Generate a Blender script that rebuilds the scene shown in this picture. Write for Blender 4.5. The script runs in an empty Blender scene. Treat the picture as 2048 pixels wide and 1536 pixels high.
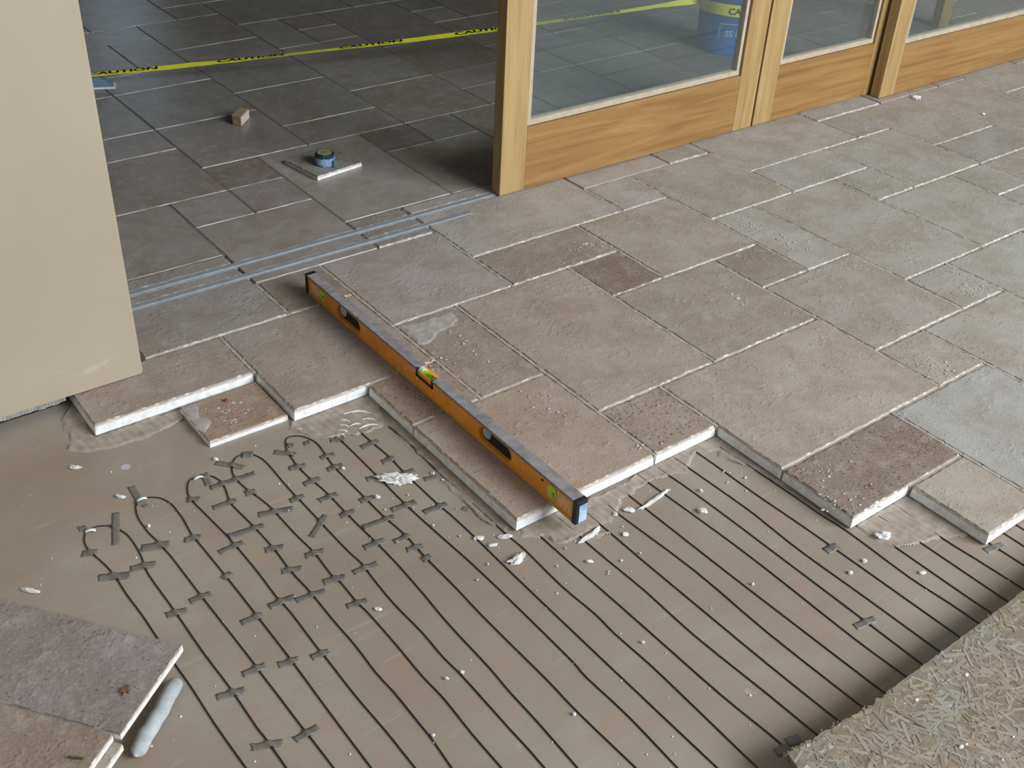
import bpy, bmesh, math, random
from mathutils import Vector, Matrix, noise
random.seed(7)
S = bpy.context.scene
COL = S.collection
# ------------------------------------------------------------------ camera
cam_d = bpy.data.cameras.new('camera'); cam = bpy.data.objects.new('camera', cam_d); COL.objects.link(cam)
cam_d.sensor_fit = 'HORIZONTAL'; cam_d.sensor_width = 36.0; cam_d.lens = 36.0*2200.544/2048.0
cam_d.clip_start = 0.02; cam_d.clip_end = 200
cam.matrix_world = Matrix(((0.796347,0.311544,-0.518432,-1.531371),(-0.603205,0.472060,-0.642887,-1.557862),(0.044443,0.824681,0.563849,1.552613),(0.000000,0.000000,0.000000,1.000000)))
S.camera = cam
# ------------------------------------------------------------------ light
S.view_settings.view_transform = 'Standard'; S.view_settings.look = 'None'
S.view_settings.gamma = 1.0; S.view_settings.use_curve_mapping = False
S.view_settings.exposure = -0.27
world = bpy.data.worlds.new('sky'); S.world = world; world.use_nodes = True
wb = world.node_tree.nodes['Background']
wb.inputs[0].default_value = (0.76, 0.885, 1.0, 1); wb.inputs[1].default_value = 0.42
def area_light(name, loc, target, sx, sy, power, col):
    d = bpy.data.lights.new(name, 'AREA'); d.shape = 'RECTANGLE'; d.size = sx; d.size_y = sy
    d.energy = power; d.color = col
    o = bpy.data.objects.new(name, d); COL.objects.link(o); o.location = loc
    o.rotation_euler = (Vector(target)-Vector(loc)).to_track_quat('-Z', 'Y').to_euler()
    return o
# daylight from the wide porch opening behind and to the right of the photographer
area_light('daylight_opening', (3.2, -6.0, 3.9), (0.2, 0.5, 0.0), 5.0, 3.0, 1230, (0.82, 0.91, 1.0))
# ------------------------------------------------------------------ helpers
def lin(c):
    f = lambda v: v/12.92 if v <= 0.04045 else ((v+0.055)/1.055)**2.4
    return tuple(f(v/255.0) for v in c)+(1.0,)
class NT:
    def __init__(self, name):
        self.m = bpy.data.materials.new(name); self.m.use_nodes = True
        self.t = self.m.node_tree; self.t.nodes.clear()
        self.out = self.n('ShaderNodeOutputMaterial')
    def n(self, ty, **kw):
        nd = self.t.nodes.new(ty)
        for k, v in kw.items(): setattr(nd, k, v)
        return nd
    def l(self, a, b): self.t.links.new(a, b)
    def val(self, sock, v):
        if hasattr(v, 'type') and hasattr(v, 'node'): self.l(v, sock)
        else: sock.default_value = v
    def pos(self, scale=(1, 1, 1), rot=(0, 0, 0), src='world'):
        if src == 'world': o = self.n('ShaderNodeNewGeometry').outputs['Position']
        else: o = self.n('ShaderNodeTexCoord').outputs['Object']
        mp = self.n('ShaderNodeMapping'); self.l(o, mp.inputs[0])
        mp.inputs['Scale'].default_value = scale; mp.inputs['Rotation'].default_value = rot
        return mp.outputs[0]
    def noise(self, v, scale, detail=3, rough=0.55, dist=0.0):
        nd = self.n('ShaderNodeTexNoise'); self.l(v, nd.inputs['Vector'])
        nd.inputs['Scale'].default_value = scale; nd.inputs['Detail'].default_value = detail
        nd.inputs['Roughness'].default_value = rough; nd.inputs['Distortion'].default_value = dist
        return nd.outputs[0]
    def voro(self, v, scale, feat='F1', out='Distance', rnd=1.0):
        nd = self.n('ShaderNodeTexVoronoi', feature=feat); self.l(v, nd.inputs['Vector'])
        nd.inputs['Scale'].default_value = scale; nd.inputs['Randomness'].default_value = rnd
        return nd.outputs[out]
    def ramp(self, f, stops, interp='LINEAR'):
        nd = self.n('ShaderNodeValToRGB'); nd.color_ramp.interpolation = interp; e = nd.color_ramp.elements
        while len(e) < len(stops): e.new(0.5)
        for el, (p, c) in zip(e, stops):
            el.position = p; el.color = c if len(c) == 4 else tuple(c)+(1,)
        self.l(f, nd.inputs[0]); return nd.outputs[0]
    def step(self, f, a, b):
        nd = self.n('ShaderNodeMapRange'); nd.interpolation_type = 'SMOOTHSTEP'; self.l(f, nd.inputs['Value'])
        nd.inputs['From Min'].default_value = a; nd.inputs['From Max'].default_value = b
        return nd.outputs[0]
    def mix(self, f, a, b, mode='MIX'):
        nd = self.n('ShaderNodeMix', data_type='RGBA', blend_type=mode)
        self.val(nd.inputs[0], f); self.val(nd.inputs[6], a); self.val(nd.inputs[7], b)
        return nd.outputs[2]
    def math(self, op, a, b=0.0):
        nd = self.n('ShaderNodeMath', operation=op); self.val(nd.inputs[0], a); self.val(nd.inputs[1], b)
        return nd.outputs[0]
    def bump(self, h, strength=0.5, dist=0.002, nrm=None):
        nd = self.n('ShaderNodeBump'); nd.inputs['Strength'].default_value = strength
        nd.inputs['Distance'].default_value = dist; self.l(h, nd.inputs['Height'])
        if nrm: self.l(nrm, nd.inputs['Normal'])
        return nd.outputs[0]
    def bsdf(self, col, rough=0.7, metal=0.0, nrm=None, spec=0.5, coat=0.0):
        b = self.n('ShaderNodeBsdfPrincipled'); self.val(b.inputs['Base Color'], col)
        self.val(b.inputs['Roughness'], rough); self.val(b.inputs['Metallic'], metal)
        b.inputs['Specular IOR Level'].default_value = spec
        if coat: b.inputs['Coat Weight'].default_value = coat; b.inputs['Coat Roughness'].default_value = 0.25
        if nrm: self.l(nrm, b.inputs['Normal'])
        self.l(b.outputs[0], self.out.inputs[0]); return b
def plain(name, rgb, rough=0.6, metal=0.0, spec=0.5, var=0.08, scale=40):
    t = NT(name); f = t.noise(t.pos(), scale, 4)
    c = lin(rgb); d = tuple(max(0, v*(1-2.2*var)) for v in c[:3])+(1,); e = tuple(min(1, v*(1+1.6*var)) for v in c[:3])+(1,)
    t.bsdf(t.ramp(f, [(0.25, d), (0.75, e)]), rough, metal, None, spec); return t.m
def link(name, me, mat=None, parent=None, loc=(0, 0, 0), smooth=False):
    o = bpy.data.objects.new(name, me); COL.objects.link(o); o.location = loc
    if mat is not None and not me.materials:
        for m in (mat if isinstance(mat, (list, tuple)) else [mat]): me.materials.append(m)
    if parent: o.parent = parent
    if smooth:
        for p in me.polygons: p.use_smooth = True
    return o
def obj(name, bm, mat=None, parent=None, loc=(0, 0, 0), smooth=False):
    me = bpy.data.meshes.new(name); bm.normal_update(); bm.to_mesh(me); bm.free()
    return link(name, me, mat, parent, loc, smooth)
def empty(name, loc, rz=0.0):
    o = bpy.data.objects.new(name, None); o.empty_display_size = 0.05; COL.objects.link(o)
    o.location = loc; o.rotation_euler = (0, 0, rz); return o
def tag(o, label, cat, group=None, kind=None):
    o['label'] = label; o['category'] = cat
    if group: o['group'] = group
    if kind: o['kind'] = kind
    return o
def struct(o, label=None, cat=None):
    o['kind'] = 'structure'
    if label: o['label'] = label
    if cat: o['category'] = cat
    return o
def add_box(bm, x0, x1, y0, y1, z0, z1, bev=0.0, mi=0):
    r = bmesh.ops.create_cube(bm, size=1.0); vs = r['verts']
    for v in vs:
        v.co = Vector((x0+(v.co.x+.5)*(x1-x0), y0+(v.co.y+.5)*(y1-y0), z0+(v.co.z+.5)*(z1-z0)))
    fs = {f for v in vs for f in v.link_faces}
    for f in fs: f.material_index = mi
    if bev > 0:
        es = list({e for v in vs for e in v.link_edges})
        bmesh.ops.bevel(bm, geom=es, offset=bev, segments=2, affect='EDGES', profile=0.6)
def box(name, dims, mat, parent=None, bev=0.0):
    bm = bmesh.new(); add_box(bm, *dims, bev=bev); return obj(name, bm, mat, parent)
def prism(bm, pts, z0, z1, mi=0):
    lo = [bm.verts.new((x, y, z0)) for x, y in pts]; hi = [bm.verts.new((x, y, z1)) for x, y in pts]
    n = len(pts); fs = [bm.faces.new(hi), bm.faces.new(lo[::-1])]
    for i in range(n): fs.append(bm.faces.new((lo[i], lo[(i+1) % n], hi[(i+1) % n], hi[i])))
    for f in fs: f.material_index = mi
    return fs
def tube(bm, pts, r, seg=8, flat=1.0):
    rings = []
    for i, p in enumerate(pts):
        a = pts[max(i-1, 0)]; b = pts[min(i+1, len(pts)-1)]
        d = (b-a).normalized(); side = d.cross(Vector((0, 0, 1)))
        side = side.normalized() if side.length > 1e-6 else Vector((1, 0, 0)); up = side.cross(d)
        rr = r(i/(len(pts)-1)) if callable(r) else r
        rings.append([bm.verts.new(p+side*math.cos(t)*rr+up*math.sin(t)*rr*flat) for t in [2*math.pi*k/seg for k in range(seg)]])
    for A, B in zip(rings, rings[1:]):
        for k in range(seg): bm.faces.new((A[k], A[(k+1) % seg], B[(k+1) % seg], B[k]))
    bm.faces.new(rings[0]); bm.faces.new(rings[-1][::-1])
def lathe(bm, prof, seg=32, c=(0, 0, 0)):
    rings = [[bm.verts.new((c[0]+r*math.cos(2*math.pi*k/seg), c[1]+r*math.sin(2*math.pi*k/seg), c[2]+z)) for k in range(seg)] for r, z in prof]
    for A, B in zip(rings, rings[1:]):
        for k in range(seg): bm.faces.new((A[k], A[(k+1) % seg], B[(k+1) % seg], B[k]))
    bm.faces.new(rings[0][::-1]); bm.faces.new(rings[-1])
def text_mesh(txt, size, bold=False):
    cu = bpy.data.curves.new('lettering', 'FONT'); cu.body = txt; cu.size = size; cu.align_x = 'CENTER'; cu.align_y = 'CENTER'
    cu.resolution_u = 3
    if bold: cu.offset = size*0.02
    o = bpy.data.objects.new('lettering', cu); COL.objects.link(o)
    dg = bpy.context.evaluated_depsgraph_get(); dg.update()
    me = bpy.data.meshes.new_from_object(o.evaluated_get(dg)); bpy.data.objects.remove(o); return me
# ------------------------------------------------------------------ materials
def mat_tile(name, rough, bs=0.8, bd=0.0042):
    t = NT(name); oi = t.n('ShaderNodeObjectInfo'); v = t.pos()
    big = t.noise(v, 7, 4, 0.6, 0.4); mid = t.noise(v, 26, 5, 0.65); fine = t.noise(v, 150, 4, 0.65); grit = t.noise(v, 62, 3, 0.5)
    veins = t.noise(t.pos((1, 4.5, 1), (0, 0, 0.5)), 9, 5, 0.6, 1.2)
    c = oi.outputs['Color']
    c = t.mix(t.step(big, 0.35, 0.68), c, t.mix(1.0, c, lin((236, 230, 220)), 'MULTIPLY'))
    c = t.mix(t.math('MULTIPLY', t.step(veins, 0.52, 0.75), 0.30), c, lin((128, 102, 82)))
    dust_veil = t.math('MULTIPLY', t.step(mid, 0.46, 0.76), 0.34)
    c = t.mix(dust_veil, c, lin((186, 175, 166)))
    c = t.mix(t.math('MULTIPLY', t.step(fine, 0.45, 0.75), 0.25), c, lin((196, 184, 172)))
    # travertine pits, many on rough tiles
    pv = t.voro(t.pos((1, 1.7, 1), (0, 0, .3)), 62); clus = t.noise(v, 15, 3)
    amt = t.math('ADD', t.math('MULTIPLY', oi.outputs['Alpha'], 0.8), t.math('MULTIPLY', t.math('SUBTRACT', clus, 0.45), 0.5))
    lim = t.math('MULTIPLY', amt, 0.55)
    pit = t.math('GREATER_THAN', lim, pv)
    c = t.mix(t.math('MULTIPLY', pit, 0.75), c, lin((84, 66, 54)))
    h = t.math('ADD', t.math('MULTIPLY', mid, 0.42), t.math('ADD', t.math('MULTIPLY', fine, 0.30), t.math('MULTIPLY', t.math('MULTIPLY', t.step(grit, .50, .74), t.step(t.noise(v, 9, 2), .40, .62)), 0.36)))
    h = t.math('SUBTRACT', h, t.math('MULTIPLY', pit, 0.8))
    t.bsdf(c, rough, 0, t.bump(h, bs, bd), 0.35); return t.m
M_tile = mat_tile('travertine_top', 0.62)
M_tile_in = mat_tile('travertine_sealed', 0.30, 0.35, 0.0016)
def mat_edge():
    t = NT('travertine_broken_edge'); v = t.pos(); a = t.noise(v, 60, 4); b = t.noise(v, 240, 3)
    c = t.ramp(a, [(0.3, lin((222, 214, 204))), (0.55, lin((240, 238, 234))), (0.8, lin((248, 247, 245)))])
    t.bsdf(c, 0.8, 0, t.bump(b, 0.6, 0.002), 0.2); return t.m
M_edge = mat_edge()
def mat_chis():
    t = NT('travertine_chiselled'); v = t.pos(); a = t.noise(v, 70, 4); b = t.noise(v, 260, 3)
    t.bsdf(t.ramp(a, [(.3, lin((176, 160, 146))), (.6, lin((204, 192, 180))), (.8, lin((222, 214, 204)))]), .8, 0, t.bump(b, .6, .002), .2); return t.m
M_chis = mat_chis()
def mat_slab():
    t = NT('slab_screed'); v = t.pos(); a = t.noise(v, 2.2, 5, 0.6, 0.5); b = t.noise(v, 9, 4); f = t.noise(v, 320, 3, 0.7)
    c = t.ramp(a, [(0.28, lin((140, 123, 105))), (0.52, lin((151, 136, 119))), (0.75, lin((162, 151, 137)))])
    c = t.mix(t.math('MULTIPLY', t.step(b, 0.56, 0.74), 0.4), c, lin((160, 126, 104)))
    sc = t.noise(t.pos((1, 14, 1), (0, 0, 0.9)), 5, 6, 0.6)
    c = t.mix(t.math('MULTIPLY', t.step(sc, 0.60, 0.72), 0.25), c, lin((186, 176, 160)))
    sp = t.voro(v, 9); ok = t.step(t.noise(v, 3.1, 1), 0.54, 0.60)
    c = t.mix(t.math('MULTIPLY', t.math('MULTIPLY', t.math('LESS_THAN', sp, 0.10), ok), 0.55), c, lin((200, 200, 206)))
    c = t.mix(t.math('MULTIPLY', t.step(f, 0.5, 0.75), 0.2), c, lin((118, 104, 86)))
    t.bsdf(c, 0.66, 0, t.bump(t.math('ADD', t.math('MULTIPLY', f, .4), b), 0.25, 0.0012), 0.35); return t.m
M_slab = mat_slab()
def mat_mortar(name, a, b):
    t = NT(name); v = t.pos(); n1 = t.noise(v, 35, 5, .6); n2 = t.noise(v, 300, 3)
    t.bsdf(t.ramp(n1, [(.3, lin(a)), (.7, lin(b))]), .85, 0, t.bump(t.math('ADD', n1, t.math('MULTIPLY', n2, .3)), .5, .002), .2); return t.m
M_mortar = mat_mortar('thinset_mortar', (145, 129, 113), (171, 157, 144))
M_bed = mat_mortar('mortar_bed', (142, 128, 114), (178, 166, 152))
M_pale = mat_mortar('pale_mortar', (196, 188, 178), (232, 228, 222))
def mat_wood(name, a, b, c, axis, rough=0.36):
    t = NT(name); sc = {'z': (1, 1, 0.06), 'x': (0.06, 1, 1)}[axis]
    v = t.pos(sc); g = t.noise(v, 22, 6, 0.62, 1.4); big = t.noise(t.pos({'z': (1, 1, .2), 'x': (.3, 1, 1)}[axis]), 5, 3, .5, .6)
    col = t.ramp(g, [(0.3, lin(a)), (0.55, lin(b)), (0.75, lin(c))])
    col = t.mix(t.math('MULTIPLY', t.step(big, .5, .75), .38), col, lin(a))
    t.bsdf(col, rough, 0, t.bump(g, .08, .001), .5); return t.m
M_wz = mat_wood('alder_stile', (152, 116, 68), (174, 142, 92), (184, 154, 106), 'z')
M_wx = mat_wood('alder_rail', (130, 90, 48), (156, 116, 66), (170, 131, 80), 'x')
M_bead = plain('glazing_bead', (184, 166, 142), 0.6)
M_dark = plain('dark_gap', (40, 30, 22), 0.8)  # dark colour that stands for shade in the gaps
def mat_glass():
    t = NT('door_glass'); lw = t.n('ShaderNodeLayerWeight'); lw.inputs[0].default_value = 0.5
    tr = t.n('ShaderNodeBsdfTransparent'); tr.inputs[0].default_value = (0.955, 0.975, 0.97, 1)
    gl = t.n('ShaderNodeBsdfGlossy'); gl.inputs['Roughness'].default_value = 0.02
    df = t.n('ShaderNodeBsdfDiffuse'); df.inputs[0].default_value = (0.46, 0.58, 0.58, 1)  # teal diffuse film: some dust plus the reflected veil put into colour
    m1 = t.n('ShaderNodeMixShader'); m2 = t.n('ShaderNodeMixShader')
    dust_veil = t.noise(t.pos((1, 1, .6)), 4, 4)
    t.l(t.math('ADD', t.math('MULTIPLY', dust_veil, 0.015), 0.034), m1.inputs[0]); t.l(tr.outputs[0], m1.inputs[1]); t.l(df.outputs[0], m1.inputs[2])
    t.l(t.math('ADD', t.math('MULTIPLY', t.math('POWER', lw.outputs['Facing'], 4.0), 0.9), 0.05), m2.inputs[0]); t.l(m1.outputs[0], m2.inputs[1]); t.l(gl.outputs[0], m2.inputs[2])
    t.l(m2.outputs[0], t.out.inputs[0]); return t.m
M_glass = mat_glass()
def mat_wall():
    t = NT('beige_plaster'); v = t.pos(); a = t.noise(v, 2.0, 3); f = t.noise(v, 260, 3)
    c = t.ramp(a, [(.3, lin((170, 154, 129))), (.7, lin((177, 161, 136)))])
    # pale crescent scuff low on the wall near its end
    xs = t.n('ShaderNodeSeparateXYZ'); t.l(v, xs.inputs[0])
    u = t.math('DIVIDE', t.math('SUBTRACT', xs.outputs[0], SCUFF[0]), SCUFF[2])
    w = t.math('SUBTRACT', xs.outputs[2], t.math('ADD', SCUFF[1], t.math('MULTIPLY', t.math('MULTIPLY', u, u), 0.022)))
    w = t.math('DIVIDE', w, 0.010)
    r = t.math('ADD', t.math('MULTIPLY', u, u), t.math('MULTIPLY', w, w))
    k = t.math('MULTIPLY', t.math('SUBTRACT', 1.0, t.step(r, 0.2, 1.1)), t.step(t.noise(v, 30, 4), .35, .6))
    c = t.mix(t.math('MULTIPLY', k, .55), c, lin((192, 180, 160)))
    t.bsdf(c, .75, 0, t.bump(f, .12, .001), .3); return t.m
SCUFF = (-0.9683, 0.0560, 0.0709)
M_wall = mat_wall()
M_inwall = plain('interior_plaster', (150, 140, 126), .8)
M_alu = plain('track_aluminium', (158, 160, 160), .5, .2)
M_black = plain('black_plastic', (26, 27, 30), .5)
M_cable = plain('cable_sheath', (30, 28, 32), .5)
M_tapeg = plain('grey_duct_tape', (114, 107, 98), .5, var=.12)
def mat_osb():
    t = NT('osb_strands'); v = t.pos(); lay = []
    for k, ang in enumerate((0.2, 0.9, 1.7, 2.5)):
        w = t.n('ShaderNodeTexVoronoi'); t.l(t.pos((1, 4.6, 1), (0, 0, ang)), w.inputs['Vector']); w.inputs['Scale'].default_value = 24+6*k
        bw = t.n('ShaderNodeRGBToBW'); t.l(w.outputs['Color'], bw.inputs[0]); lay.append(bw.outputs[0])
    # the strand on top of the others wins
    m1 = t.math('MAXIMUM', lay[0], lay[1]); m2 = t.math('MAXIMUM', lay[2], lay[3]); top = t.math('MAXIMUM', m1, m2)
    grain = t.noise(t.pos((1, 9, 1), (0, 0, 0.6)), 70, 4, .7); grain2 = t.noise(t.pos((9, 1, 1), (0, 0, 0.4)), 60, 4, .7)
    tone = t.noise(v, 42, 4, .6, .8); big = t.noise(v, 7, 4, .6)
    c = t.ramp(tone, [(.25, lin((114, 95, 72))), (.45, lin((136, 120, 99))), (.62, lin((148, 135, 118))), (.8, lin((160, 151, 139)))])
    c = t.mix(t.math('MULTIPLY', t.step(top, .62, .95), .35), c, lin((152, 140, 112)))
    c = t.mix(t.math('MULTIPLY', t.step(grain, .56, .72), .45), c, lin((92, 74, 46)))
    c = t.mix(t.math('MULTIPLY', t.step(grain2, .60, .74), .40), c, lin((86, 72, 48)))
    c = t.mix(t.math('MULTIPLY', t.step(big, .48, .68), .45), c, lin((134, 134, 128)))
    sp = t.noise(v, 20, 4, .6); c = t.mix(t.math('MULTIPLY', t.step(sp, .63, .70), .8), c, lin((204, 204, 204)))
    h = t.math('ADD', t.math('MULTIPLY', top, .8), t.math('ADD', t.math('MULTIPLY', grain, .5), t.math('MULTIPLY', grain2, .5)))
    t.bsdf(c, .78, 0, t.bump(h, .8, .0035), .25); return t.m
M_osb = mat_osb()
# ------------------------------------------------------------------ floor: slab, bedding, tiles
GR = 0.2032; ZS = -0.035
bm = bmesh.new(); add_box(bm, -3.2, 5.2, -3.0, 5.6, -0.16, ZS)
floor = struct(obj('floor', bm, M_slab))
def resample(poly, step):
    out = []
    for i, a in enumerate(poly):
        b = poly[(i+1) % len(poly)]; L = math.hypot(b[0]-a[0], b[1]-a[1]); n = max(1, int(round(L/step)))
        nrm = ((b[1]-a[1])/L, -(b[0]-a[0])/L)
        for k in range(n): out.append((a[0]+(b[0]-a[0])*k/n, a[1]+(b[1]-a[1])*k/n, nrm, k == 0))
    n = len(out); res = []
    for i, (x, y, nr, corner) in enumerate(out):
        if corner:
            pn = out[i-1][2]; nx, ny = nr[0]+pn[0], nr[1]+pn[1]
            res.append((x, y, nx, ny, True))
        else: res.append((x, y, nr[0], nr[1], False))
    return res
def tile_mesh(name, poly, step, thick, rough=1.0, seed=0, pale=True):
    rnd = random.Random(seed); P = resample(poly, step); bm = bmesh.new(); n = len(P)
    R = [[], [], [], []]
    tx, ty = rnd.uniform(-.0022, .0022), rnd.uniform(-.0022, .0022); dz = rnd.uniform(-.0008, .0008)
    cx = sum(p[0] for p in P)/n; cy = sum(p[1] for p in P)/n
    for (x, y, nx, ny, c) in P:
        q = noise.noise(Vector((x*34+seed, y*34, seed*.37)))*.5+.5; q2 = noise.noise(Vector((x*90, y*90+seed, 3.1)))*.5+.5
        zt = dz+tx*(x-cx)+ty*(y-cy)
        i0 = rough*(.0022+.0045*q+.003*q2*rnd.random()); i1 = rough*(.0003+.0028*q2+(.001 if c else 0)*rnd.random())
        R[0].append(bm.verts.new((x-nx*i0, y-ny*i0, zt)))
        R[1].append(bm.verts.new((x-nx*(i0*.45+i1*.4), y-ny*(i0*.45+i1*.4), zt-.0016-.0022*rnd.random()*rough)))
        R[2].append(bm.verts.new((x-nx*i1, y-ny*i1, zt-.0055-.004*q*rough)))
        R[3].append(bm.verts.new((x-nx*.001, y-ny*.001, -thick)))
    f = bm.faces.new(R[0]); f.material_index = 0
    for A, B in ((0, 1), (1, 2), (2, 3)):
        for i in range(n):
            f = bm.faces.new((R[B][i], R[B][(i+1) % n], R[A][(i+1) % n], R[A][i])); f.material_index = 0 if not pale else (0 if rnd.random() < .75 else 2) if A == 0 else (2 if A == 1 else 1)
    bm.faces.new(R[3][::-1]).material_index = 1
    bmesh.ops.triangulate(bm, faces=[f for f in bm.faces if len(f.verts) > 8])
    me = bpy.data.meshes.new(name); bm.normal_update(); bm.to_mesh(me); bm.free(); return me
TILES = {  # name: (i0, i1, j0, j1, colour, pits)
 'A': (0, 2, 0, 3, (162, 138, 122), .05), 'dk': (2, 3, 2, 3, (124, 98, 86), .35), 'B': (0, 1, -1, 0, (156, 130, 114), .42),
 'C': (-2, 0, -1, 1, (166, 138, 114), .18), 'D': (1, 4, -2, 0, (164, 146, 132), .08), 'E': (4, 5, -2, -1, (158, 146, 132), .28),
 'F': (1, 3, -3, -2, (130, 106, 94), .45), 'G': (2, 3, -4, -3, (164, 148, 130), .25), 'H': (3, 5, -4, -2, (156, 156, 154), .05),
 'I': (5, 7, -4, -1, (156, 150, 138), .08), 'J': (4, 6, -1, 1, (152, 142, 130), .06), 'K': (2, 4, 0, 2, (150, 134, 122), .14),
 'L': (4, 5, 1, 2, (136, 122, 108), .10), 'M': (3, 5, 2, 4, (158, 142, 126), .08), 'N': (1, 3, 3, 4, (146, 124, 110), .22),
 'O': (-1, 1, 3, 5, (158, 144, 138), .02), 'P': (1, 4, 4, 6, (164, 152, 144), .04), 'Q': (4, 5, 4, 5, (156, 150, 144), .04),
 'R': (5, 7, 3, 5, (148, 142, 124), .05), 'S': (7, 10, 4, 6, (152, 146, 134), .06), 'T': (10, 11, 4, 5, (136, 134, 122), .05),
 'U': (10, 12, 5, 6, (150, 146, 136), .05), 'V': (11, 13, 3, 5, (148, 140, 124), .04), 'Y': (7, 9, 3, 4, (150, 148, 140), .04),
 'Z': (9, 11, 2, 4, (150, 146, 136), .06), 'AA': (8, 9, 2, 3, (146, 144, 132), .15), 'BB': (6, 8, 0, 3, (154, 148, 136), .05),
 'CC': (5, 6, 1, 3, (160, 156, 148), .12), 'DD': (8, 10, 0, 2, (152, 150, 140), .05), 'EE': (10, 11, 1, 2, (144, 142, 130), .06),
 'HH': (6, 7, -1, 0, (152, 148, 138), .32), 'II': (7, 9, -2, 0, (152, 152, 142), .06),
 'LA': (-2, -1, 4, 5, (138, 118, 106), .12), 'LB': (-4, -2, 4, 6, (146, 136, 132), .03), 'LC': (-5, -3, 3, 4, (156, 136, 122), .10),
 'LD': (-3, -1, 2, 4, (156, 136, 124), .05), 'LF': (-2, -1, 1, 2, (152, 124, 102), .45), 'LG': (-1, 0, 1, 3, (150, 128, 116), .20),
 'q1': (4, 6, 5, 7, (156, 150, 142), .05), 'q2': (6, 7, 5, 6, (146, 146, 130), .05),
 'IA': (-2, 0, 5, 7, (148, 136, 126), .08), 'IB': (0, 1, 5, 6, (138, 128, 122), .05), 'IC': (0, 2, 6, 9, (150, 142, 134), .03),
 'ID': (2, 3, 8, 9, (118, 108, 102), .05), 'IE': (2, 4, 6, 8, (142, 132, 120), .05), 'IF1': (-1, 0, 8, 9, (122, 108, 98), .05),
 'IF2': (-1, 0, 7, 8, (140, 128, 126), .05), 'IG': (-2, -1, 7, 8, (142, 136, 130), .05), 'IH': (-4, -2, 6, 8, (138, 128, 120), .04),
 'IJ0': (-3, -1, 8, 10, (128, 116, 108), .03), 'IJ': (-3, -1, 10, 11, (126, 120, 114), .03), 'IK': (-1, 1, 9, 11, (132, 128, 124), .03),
 'IL': (1, 3, 9, 10, (130, 124, 118), .03)}
occ = set()
for t_ in TILES.values():
    for i in range(t_[0], t_[1]):
        for j in range(t_[2], t_[3]): occ.add((i, j))
rt = random.Random(21); auto = []
def allowed(i, j):
    if j >= 5: return -5 <= i < 24 and j < 22 and i*0.55+j < 25
    return i >= 9 and -2 <= j and i < 22
def visible_cell(i, j):
    x, y = (i+.5)*GR, (j+.5)*GR
    c = cam.matrix_world.inverted() @ Vector((x, y, 0)); f = cam_d.lens/36.0
    u, v = c.x/-c.z*f, c.y/-c.z*f
    return abs(u) < .62 and abs(v) < .5
for j in range(-2, 22):
    for i in range(-5, 24):
        if (i, j) in occ or not allowed(i, j) or not visible_cell(i, j): continue
        for (a, b) in rt.sample([(2, 2), (2, 3), (3, 2), (2, 1), (1, 2), (2, 2), (1, 1)], 7)+[(1, 1)]:
            cells = [(i+p, j+q) for p in range(a) for q in range(b)]
            if all(c not in occ and allowed(*c) for c in cells):
                occ.update(cells); k = rt.uniform(-9, 9); w = rt.uniform(-5, 5)
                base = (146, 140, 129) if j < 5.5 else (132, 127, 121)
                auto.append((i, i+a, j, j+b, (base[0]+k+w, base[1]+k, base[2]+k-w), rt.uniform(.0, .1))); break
GAP = 0.0016
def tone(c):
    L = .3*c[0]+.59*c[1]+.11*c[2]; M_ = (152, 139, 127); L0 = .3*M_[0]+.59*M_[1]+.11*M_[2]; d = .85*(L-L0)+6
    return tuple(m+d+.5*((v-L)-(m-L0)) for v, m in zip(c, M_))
UT = (1.129, 1.157); LT = (1.054, 1.082); LTX = 0.384
seed = 0
def put_tile(t_, k):
    global seed
    i0, i1, j0, j1, col, pit = t_
    x0, x1, y0, y1 = i0*GR+GAP, i1*GR-GAP, j0*GR+GAP, j1*GR-GAP
    near = y1 < 1.3; step = .0105 if near else (.03 if y1 < 2.4 else .07)
    polys = []
    def rect(a, b, c, d): polys.append([(a, c), (b, c), (b, d), (a, d)])
    top = y1
    if y0 < UT[0] and y1 > UT[1]: rect(x0, x1, UT[1], y1); top = UT[0]
    elif y0 < UT[1] and y0 > UT[0]: y0 = UT[1]
    if y0 < LT[0] and top > LT[1] and x0 < LTX:
        if x1 <= LTX: rect(x0, x1, y0, LT[0]); rect(x0, x1, LT[1], top)
        else: polys.append([(x0, y0), (x1, y0), (x1, top), (x0, top), (x0, LT[1]), (LTX, LT[1]), (LTX, LT[0]), (x0, LT[0])])
    else: rect(x0, x1, y0, top)
    for p in polys:
        seed += 1
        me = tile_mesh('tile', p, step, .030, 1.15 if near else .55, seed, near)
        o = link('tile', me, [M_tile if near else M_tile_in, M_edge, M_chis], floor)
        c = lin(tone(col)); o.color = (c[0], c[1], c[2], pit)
for k, t_ in enumerate(list(TILES.values())+auto): put_tile(t_, k)
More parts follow.
